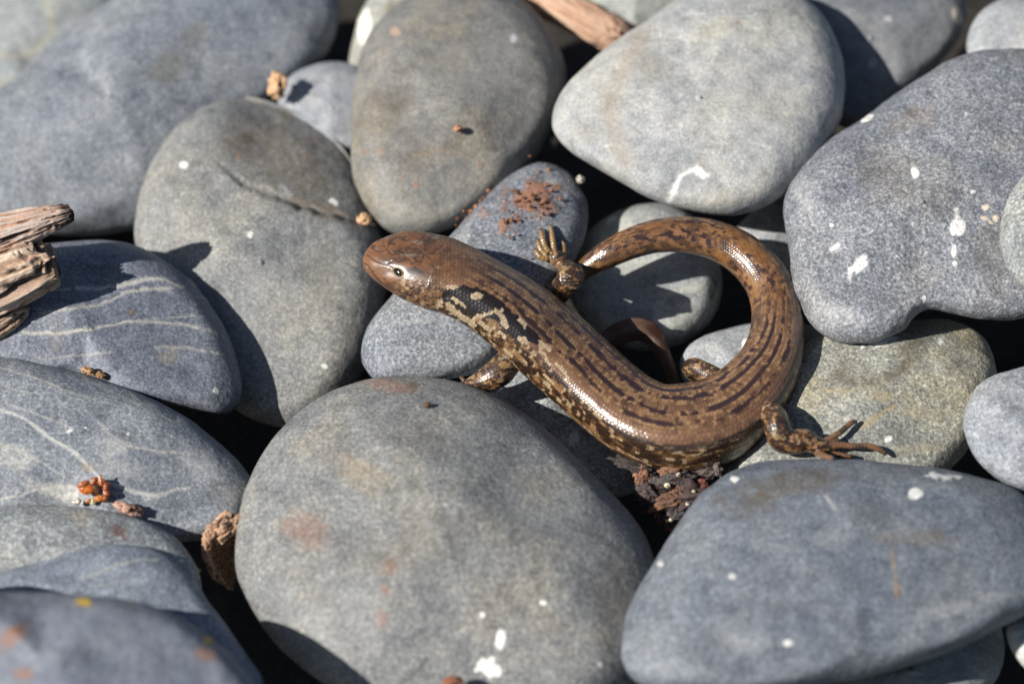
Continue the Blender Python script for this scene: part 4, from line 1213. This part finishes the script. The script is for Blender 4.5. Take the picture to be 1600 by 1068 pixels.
ds = float(plane_depth(30, -1e-3))
sorg = unproj(900, 25, ds)
link('stick', wood_piece('stick', None, sorg, [(760, -60, ds + .004, 30), (830, -14, ds + .002, 31), (880, 14, ds, 31), (930, 40, ds - .001, 31), (962, 56, ds - .001, 30), (985, 68, ds - .001, 22)], .9, 21,
     ((.44, .27, .185), (.38, .215, .13), (.52, .36, .26)), .07, 12, .2, crack=.25), wood_m, label='rusty tan piece of stick lying between the stones at the top edge', cat='stick', loc=sorg)


def sheet(ctrl, nu, nv_, thick, rough_amp, seed, org, freq=.12):
    """a bent sheet with thickness from a grid of control points (photo pixels, depth)"""
    G = np.array([[unproj(x, y, d) / PX for x, y, d in row] for row in ctrl])
    A = np.stack([spline_open(G[i], nu)[np.linspace(0, (G.shape[1] - 1) * nu, nu * 3).astype(int).clip(0, (G.shape[1] - 1) * nu - 1)] for i in range(G.shape[0])])
    B = np.stack([spline_open(A[:, j], nv_) for j in range(A.shape[1])], 1)
    n = np.cross(np.gradient(B, axis=0), np.gradient(B, axis=1))
    n /= np.linalg.norm(n, axis=-1, keepdims=True) + 1e-9
    q = B.reshape(-1, 3)
    h = fbm(q * freq, seed, 4).reshape(B.shape[:2])
    h2 = fbm(q * freq * 2.5, seed + 4, 3).reshape(B.shape[:2])
    top = B + n * (rough_amp * h + rough_amp * .5 * h2 + thick / 2)[..., None]
    bot = B + n * (rough_amp * .6 * h - thick / 2)[..., None]
    a, b = B.shape[:2]
    i = np.arange(a * b).reshape(a, b)
    q1 = np.stack([i[:-1, :-1], i[:-1, 1:], i[1:, 1:], i[1:, :-1]], -1).reshape(-1, 4)
    q2 = q1[:, ::-1] + a * b
    rim = np.concatenate([i[0, :], i[1:, -1], i[-1, -2::-1], i[-2:0:-1, 0]])
    r2 = np.roll(rim, -1)
    q3 = np.stack([rim, rim + a * b, r2 + a * b, r2], -1)
    V = np.concatenate([top.reshape(-1, 3), bot.reshape(-1, 3)]) * PX - org
    return V, np.concatenate([q1, q2, q3]), np.concatenate([h.ravel(), h.ravel()]), np.concatenate([h2.ravel(), h2.ravel()])


def ico(n):
    import bmesh
    bm = bmesh.new()
    bmesh.ops.create_icosphere(bm, subdivisions=n, radius=1)
    V = np.array([v.co for v in bm.verts])
    Fc = np.array([[v.index for v in f.verts] for f in bm.faces])
    bm.free()
    return V, Fc


ICO = {n: ico(n) for n in (2, 3, 4, 5)}
NOQ = np.zeros((0, 4), int)


def lump_mesh(name, size, seed, c0, c1, dark=(.03, .02, .015), n=4, amp=.3, freq=1.6, ax=0.0, cut=.28):
    """an irregular crumb; size in photo pixels along right, up and towards the viewer"""
    V, Fc = ICO[n]
    h = fbm(V * freq + seed * 3.7, seed, 4)
    h2 = fbm(V * freq * 3.1 + seed, seed + 2, 3)
    W_ = V * (1 + amp * h + amp * .4 * h2)[:, None]
    ca, sa = math.cos(ax), math.sin(ax)
    x, y, z = W_[:, 0] * size[0], W_[:, 1] * size[1], W_[:, 2] * size[2]
    x, y = x * ca - y * sa, x * sa + y * ca
    P = (x[:, None] * R_ + y[:, None] * U_ - z[:, None] * F_) * PX
    c = lerp(np.tile(np.array(c0), (len(V), 1)), c1, .5 + 1.6 * h2)
    c = lerp(c, dark, sstep(cut * .4, cut, -h - .3 * h2))
    me = new_mesh(name, P, NOQ, True, Fc)
    set_col(me, 'tint', rgba(c))
    return me


crumb_m = vcol_material('crumbly_bark', 'tint', .85, .2, 1900, .4, .9, .0003)
dv = surf_depth(340, 812, 8)
borg = unproj(345, 850, dv)
mm = 1e-3
V, Q, h, h2 = sheet([[(326, 838, dv - 1.6 * mm), (321, 856, dv - 2.0 * mm), (324, 876, dv - 2.2 * mm), (333, 893, dv - 2.2 * mm), (347, 906, dv - 1.8 * mm), (362, 918, dv - 1.2 * mm)],
                     [(334, 826, dv - 1.9 * mm), (334, 850, dv + .4 * mm), (337, 870, dv + 1.2 * mm), (346, 884, dv + 1.4 * mm), (357, 896, dv + 1.2 * mm), (366, 908, dv + 1.0 * mm)],
                     [(348, 814, dv - 2.0 * mm), (351, 838, dv + .9 * mm), (354, 860, dv + 2.4 * mm), (360, 876, dv + 2.6 * mm), (367, 888, dv + 2.4 * mm), (372, 900, dv + 2.0 * mm)],
                     [(366, 806, dv - 1.8 * mm), (370, 830, dv + .5 * mm), (376, 850, dv + 1.6 * mm), (380, 868, dv + 2.0 * mm), (384, 880, dv + 2.0 * mm), (386, 892, dv + 2.0 * mm)]], 26, 24, 8, 3.2, 31, borg)
broot = link('bark_curl', None, label='curled crumbly brown bark stuck between the biggest stone and the veined stone', cat='bark', loc=borg)


def bark_col(V, h, h2, k=1.0):
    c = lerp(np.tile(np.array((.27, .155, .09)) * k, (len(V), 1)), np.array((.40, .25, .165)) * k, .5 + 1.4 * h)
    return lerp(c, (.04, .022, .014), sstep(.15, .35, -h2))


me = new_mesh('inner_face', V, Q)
set_col(me, 'tint', rgba(bark_col(V, h, h2, .7)))  # same bark tinted darker here, shade of the hollow put into the colour
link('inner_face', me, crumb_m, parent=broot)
rows = np.array([list(unproj(x, y, dv + dd * mm) / PX) + [r] for x, y, dd, r in ((338, 822, -2.0, 7), (328, 836, -2.4, 7), (323, 852, -2.8, 6.5), (324, 870, -3.0, 6), (331, 888, -2.9, 6), (342, 901, -2.5, 6), (354, 911, -1.9, 5), (364, 920, -1.2, 3))])
S, u_ = catmull(rows, 1.2)
T_, N_, L_ = frames(S[:, :3], -F_)
V, q, t = tube(S[:, :3], S[:, 3], S[:, 3], N_, L_, 26, np.full(len(S), 2.0), 0)
h, h2 = fbm(V * .16, 5, 4), fbm(V * .4, 6, 3)
ctr = np.concatenate([np.repeat(S[:, :3], 26, 0), S[:1, :3], S[-1:, :3]])
V = ctr + (V - ctr) * (1 + .55 * h + .35 * h2)[:, None]
me = new_mesh('rim', V * PX - borg, q, True, t)
set_col(me, 'tint', rgba(bark_col(V, h, h2)))
link('rim', me, crumb_m, parent=broot)
me = lump_mesh('crumbly_edge', (30, 17, 12), 33, (.33, .19, .115), (.46, .30, .20), n=5, amp=.5, freq=2.2, ax=.62)
link('crumbly_edge', me, crumb_m, parent=broot, loc=unproj(350, 824, dv - 1.6 * mm) - borg)

leaf_m = vcol_material('dry_leaf', 'tint', .5, .4, 900, .25, .3, .0001)
dl = float(plane_depth(545, -6.5e-3))
lorg = unproj(1010, 540, dl)
V, Q, h, h2 = sheet([[(925, 535, dl + 1 * mm), (955, 508, dl), (990, 497, dl - .4 * mm), (1018, 503, dl - .6 * mm), (1036, 521, dl - .8 * mm), (1046, 548, dl - 1 * mm), (1056, 575, dl - 1.2 * mm), (1066, 608, dl - 1.2 * mm), (1068, 630, dl - 1.0 * mm)],
                     [(935, 550, dl + 1 * mm), (962, 525, dl - .8 * mm), (992, 514, dl - 1.6 * mm), (1012, 520, dl - 1.8 * mm), (1028, 537, dl - 2 * mm), (1042, 560, dl - 1.8 * mm), (1050, 584, dl - 1.6 * mm), (1056, 610, dl - 1.4 * mm), (1058, 632, dl - 1.2 * mm)],
                     [(945, 565, dl + 2 * mm), (970, 542, dl - .2 * mm), (992, 532, dl - .8 * mm), (1008, 536, dl - 1.0 * mm), (1021, 550, dl - 1.2 * mm), (1036, 572, dl - 1.0 * mm), (1042, 592, dl - .8 * mm), (1046, 612, dl - .8 * mm), (1048, 634, dl - .8 * mm)]], 18, 14, 1.6, 1.2, 41, lorg, .04)
me = new_mesh('leaf', V, Q)
set_col(me, 'tint', rgba(lerp(np.tile(np.array((.05, .02, .013)), (len(V), 1)), (.09, .055, .038), .5 + 1.5 * h)))  # brown taken down towards black, shade inside the loop put into the colour
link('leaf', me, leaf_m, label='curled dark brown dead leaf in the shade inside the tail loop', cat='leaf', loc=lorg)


def crumb(px, py, size, seed, c0, c1, label, lift=None, ax=0.0, n=4, name='crumb', cat='crumb', group=None, amp=.5, mat=crumb_m, d=None):
    d = surf_depth(px, py) - (size[2] * .6 if lift is None else lift) * PX if d is None else d
    return link(name, lump_mesh(name, size, seed, c0, c1, n=n, amp=amp, ax=ax, freq=2.1), mat, label=label, cat=cat, group=group, loc=unproj(px, py, d))


TAN, TAN2, RED, RED2, PALEC = (.50, .28, .14), (.60, .40, .25), (.34, .13, .06), (.42, .2, .11), (.72, .66, .55)
crumb(200, 794, (21, 8.5, 9), 3, (.36, .2, .14), (.52, .34, .26), 'pinkish brown crumb of bark wedged under the veined stone', ax=-.28, lift=9)
crumb(138, 579, (11, 6, 6), 5, (.34, .19, .09), (.45, .28, .15), 'larger of the two brown crumbs below the striped stone', ax=-.2)
crumb(157, 586, (9, 5, 5), 6, (.20, .11, .06), (.36, .22, .12), 'smaller, darker of the two brown crumbs below the striped stone', ax=-.3)
crumb(569, 343, (11.5, 10, 10), 8, TAN, TAN2, 'tan crumb at the end of the cracked ledge, by the brownish stone', amp=.35)
crumb(434, 134, (14, 20, 12), 10, TAN, TAN2, 'tan bit of bark left of the small pale pebble near the top', amp=.7, d=surf_depth(450, 150) - 2.5e-3)
crumb(907, 280, (7, 7, 6), 12, (.45, .42, .34), (.52, .5, .42), 'pale grain beside the rusty end of the long stone', amp=.2, d=surf_depth(905, 285) - 1e-3)
crumb(716, 201, (7, 6, 7), 14, (.42, .19, .10), (.5, .28, .17), 'orange grain on the brownish grey stone', amp=.2)
crumb(708, 1063, (15, 7, 8), 15, (.20, .08, .045), (.3, .13, .07), 'small dark red crumb on the biggest stone at the bottom edge', amp=.35)
crumb(120, 783, (7, 5, 5), 16, PALEC, (.8, .76, .66), 'white crumb left of the amber husk', amp=.2)
crumb(667, 632, (5.5, 4.5, 5), 17, (.10, .06, .04), (.16, .09, .06), 'tiny dark grain on top of the biggest stone', amp=.25)
# rusty grit scattered on the long stone
rg = random.Random(4)
V0, F0 = ICO[2]
Vs, Fs, Cs, o = [], [], [], 0
for k in range(120):
    if k < 85:
        x, y = rg.gauss(822, 34), rg.gauss(312, 26)
    else:
        t = rg.random()
        x, y = 712 + 52 * t + rg.gauss(0, 4), 352 - 48 * t + rg.gauss(0, 4)
    d = surf_depth(x, y, 5)
    if not math.isfinite(d) or d > .47:
        continue
    r = rg.uniform(.8, 2.2) if rg.random() < .85 else rg.uniform(2, 3.4)
    v = V0 * (1 + .35 * fbm(V0 * 1.5 + k, k, 2))[:, None] * r * np.array([rg.uniform(.8, 1.4), rg.uniform(.8, 1.2), rg.uniform(.6, 1)])
    Vs.append((v[:, :1] * R_ + v[:, 1:2] * U_ + v[:, 2:] * F_) * PX + unproj(x, y, d - .4 * r * PX))
    Fs.append(F0 + o)
    o += len(v)
    Cs.append(np.tile(np.array((.27, .125, .07)) * rg.uniform(.4, 1.2), (len(v), 1)))
gorg = unproj(822, 312, surf_depth(822, 312))
me = new_mesh('rust_grit', np.concatenate(Vs) - gorg, NOQ, True, np.concatenate(Fs))
set_col(me, 'tint', rgba(np.concatenate(Cs)))
link('rust_grit', me, crumb_m, label='rusty red grit scattered over the upper end of the long stone', cat='grit', kind='stuff', loc=gorg)

# crusty dark bark under the belly
dbk = float(plane_depth(772, -5.5e-3))
korg = unproj(1062, 772, dbk)
kroot = link('bark_chunk', None, label='crusty dark bark chunk with flaking red-brown scales, below the skink\'s belly', cat='bark', loc=korg)
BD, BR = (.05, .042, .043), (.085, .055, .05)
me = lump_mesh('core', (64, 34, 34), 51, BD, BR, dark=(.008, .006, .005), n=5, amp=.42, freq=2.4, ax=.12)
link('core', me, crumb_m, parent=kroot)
FL = [(1003, 742, 11, 8, .9, RED2), (1012, 772, 15, 10, -.6, (.12, .09, .085)), (1025, 757, 16, 11, .5, (.10, .08, .075)), (1052, 738, 16, 9, -.1, (.34, .17, .09)), (1058, 747, 20, 8, .1, (.10, .085, .08)), (1085, 747, 20, 11, .2, (.11, .095, .09)), (1108, 735, 17, 9, .7, (.13, .10, .09)),
      (1040, 788, 20, 5, .35, (.30, .15, .085)), (1028, 800, 5, 15, .15, (.26, .13, .08)), (1046, 776, 16, 6, .2, (.24, .12, .07)), (1060, 768, 9, 6, -.9, (.28, .14, .08)), (1078, 782, 14, 8, .4, (.09, .075, .07)), (1052, 806, 14, 8, .5, (.10, .09, .085)), (1096, 760, 9, 9, .3, (.25, .07, .045)), (1050, 818, 9, 7, .4, (.30, .15, .10)),
      (990, 728, 26, 7, -.35, (.07, .06, .055)), (1122, 732, 5, 11, .1, (.22, .18, .16))]
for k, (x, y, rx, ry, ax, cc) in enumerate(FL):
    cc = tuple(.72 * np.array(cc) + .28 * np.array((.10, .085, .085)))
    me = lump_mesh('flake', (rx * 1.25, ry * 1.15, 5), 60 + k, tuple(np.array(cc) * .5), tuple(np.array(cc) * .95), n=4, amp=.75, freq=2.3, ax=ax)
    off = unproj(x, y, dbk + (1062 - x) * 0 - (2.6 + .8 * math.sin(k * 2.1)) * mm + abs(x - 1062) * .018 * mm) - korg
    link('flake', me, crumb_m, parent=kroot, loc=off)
for k, (x, y, r) in enumerate(((1043, 758, 5.5), (1075, 787, 4), (1048, 812, 3.4), (1041, 813, 2.8), (1084, 767, 3), (1060, 741, 4))):
    me = lump_mesh('pale_grain', (r, r * .8, r), 80 + k, (.66, .52, .34), (.75, .66, .5), n=2, amp=.2)
    link('pale_grain', me, crumb_m, parent=kroot, loc=unproj(x, y, dbk - 3.9 * mm) - korg)

# amber husk of an insect, broken
husk_m = vcol_material('amber_husk', 'tint', .22, .6, 1500, .2, .2, .00006, sub=.35)
dh = surf_depth(148, 766) - .0006
horg = unproj(148, 766, dh)
hroot = link('insect_husk', None, label='shiny amber insect husk, broken, lying on the veined stone', cat='insect husk', loc=horg)
for k, (x, y, rx, ry, rz, ax, cc) in enumerate(((136, 764, 12, 8, 6, -.12, (.36, .095, .014)), (130, 756, 9, 4, 5, .5, (.27, .075, .017)), (147, 751, 8, 5, 6, .5, (.22, .058, .014)), (160, 753, 7, 6, 7, -.5, (.28, .075, .018)),
                                               (166, 761, 5.5, 7, 7, -.2, (.22, .05, .012)), (167, 770, 5.5, 6, 7, .1, (.2, .048, .012)), (164, 778, 6, 5, 6, .5, (.22, .06, .014)), (155, 778, 7, 5, 5, .1, (.40, .14, .03)), (152, 764, 5, 8, 4, .2, (.05, .02, .01)), (156, 748, 2, 7, 2, -.25, (.4, .14, .04)), (145, 783, 5, 5, 4, .2, (.50, .40, .26)), (138, 782, 5, 3, 3, .2, (.36, .15, .05)))):
    me = lump_mesh('shell_plate', (rx, ry, rz * .8), 100 + k, cc, tuple(np.array(cc) * 1.35), n=4, amp=.38, freq=1.9, ax=ax, cut=.5)
    link('shell_plate', me, husk_m, parent=hroot, loc=unproj(x, y, dh - (.3 + .25 * math.sin(k * 1.7)) * mm) - horg)
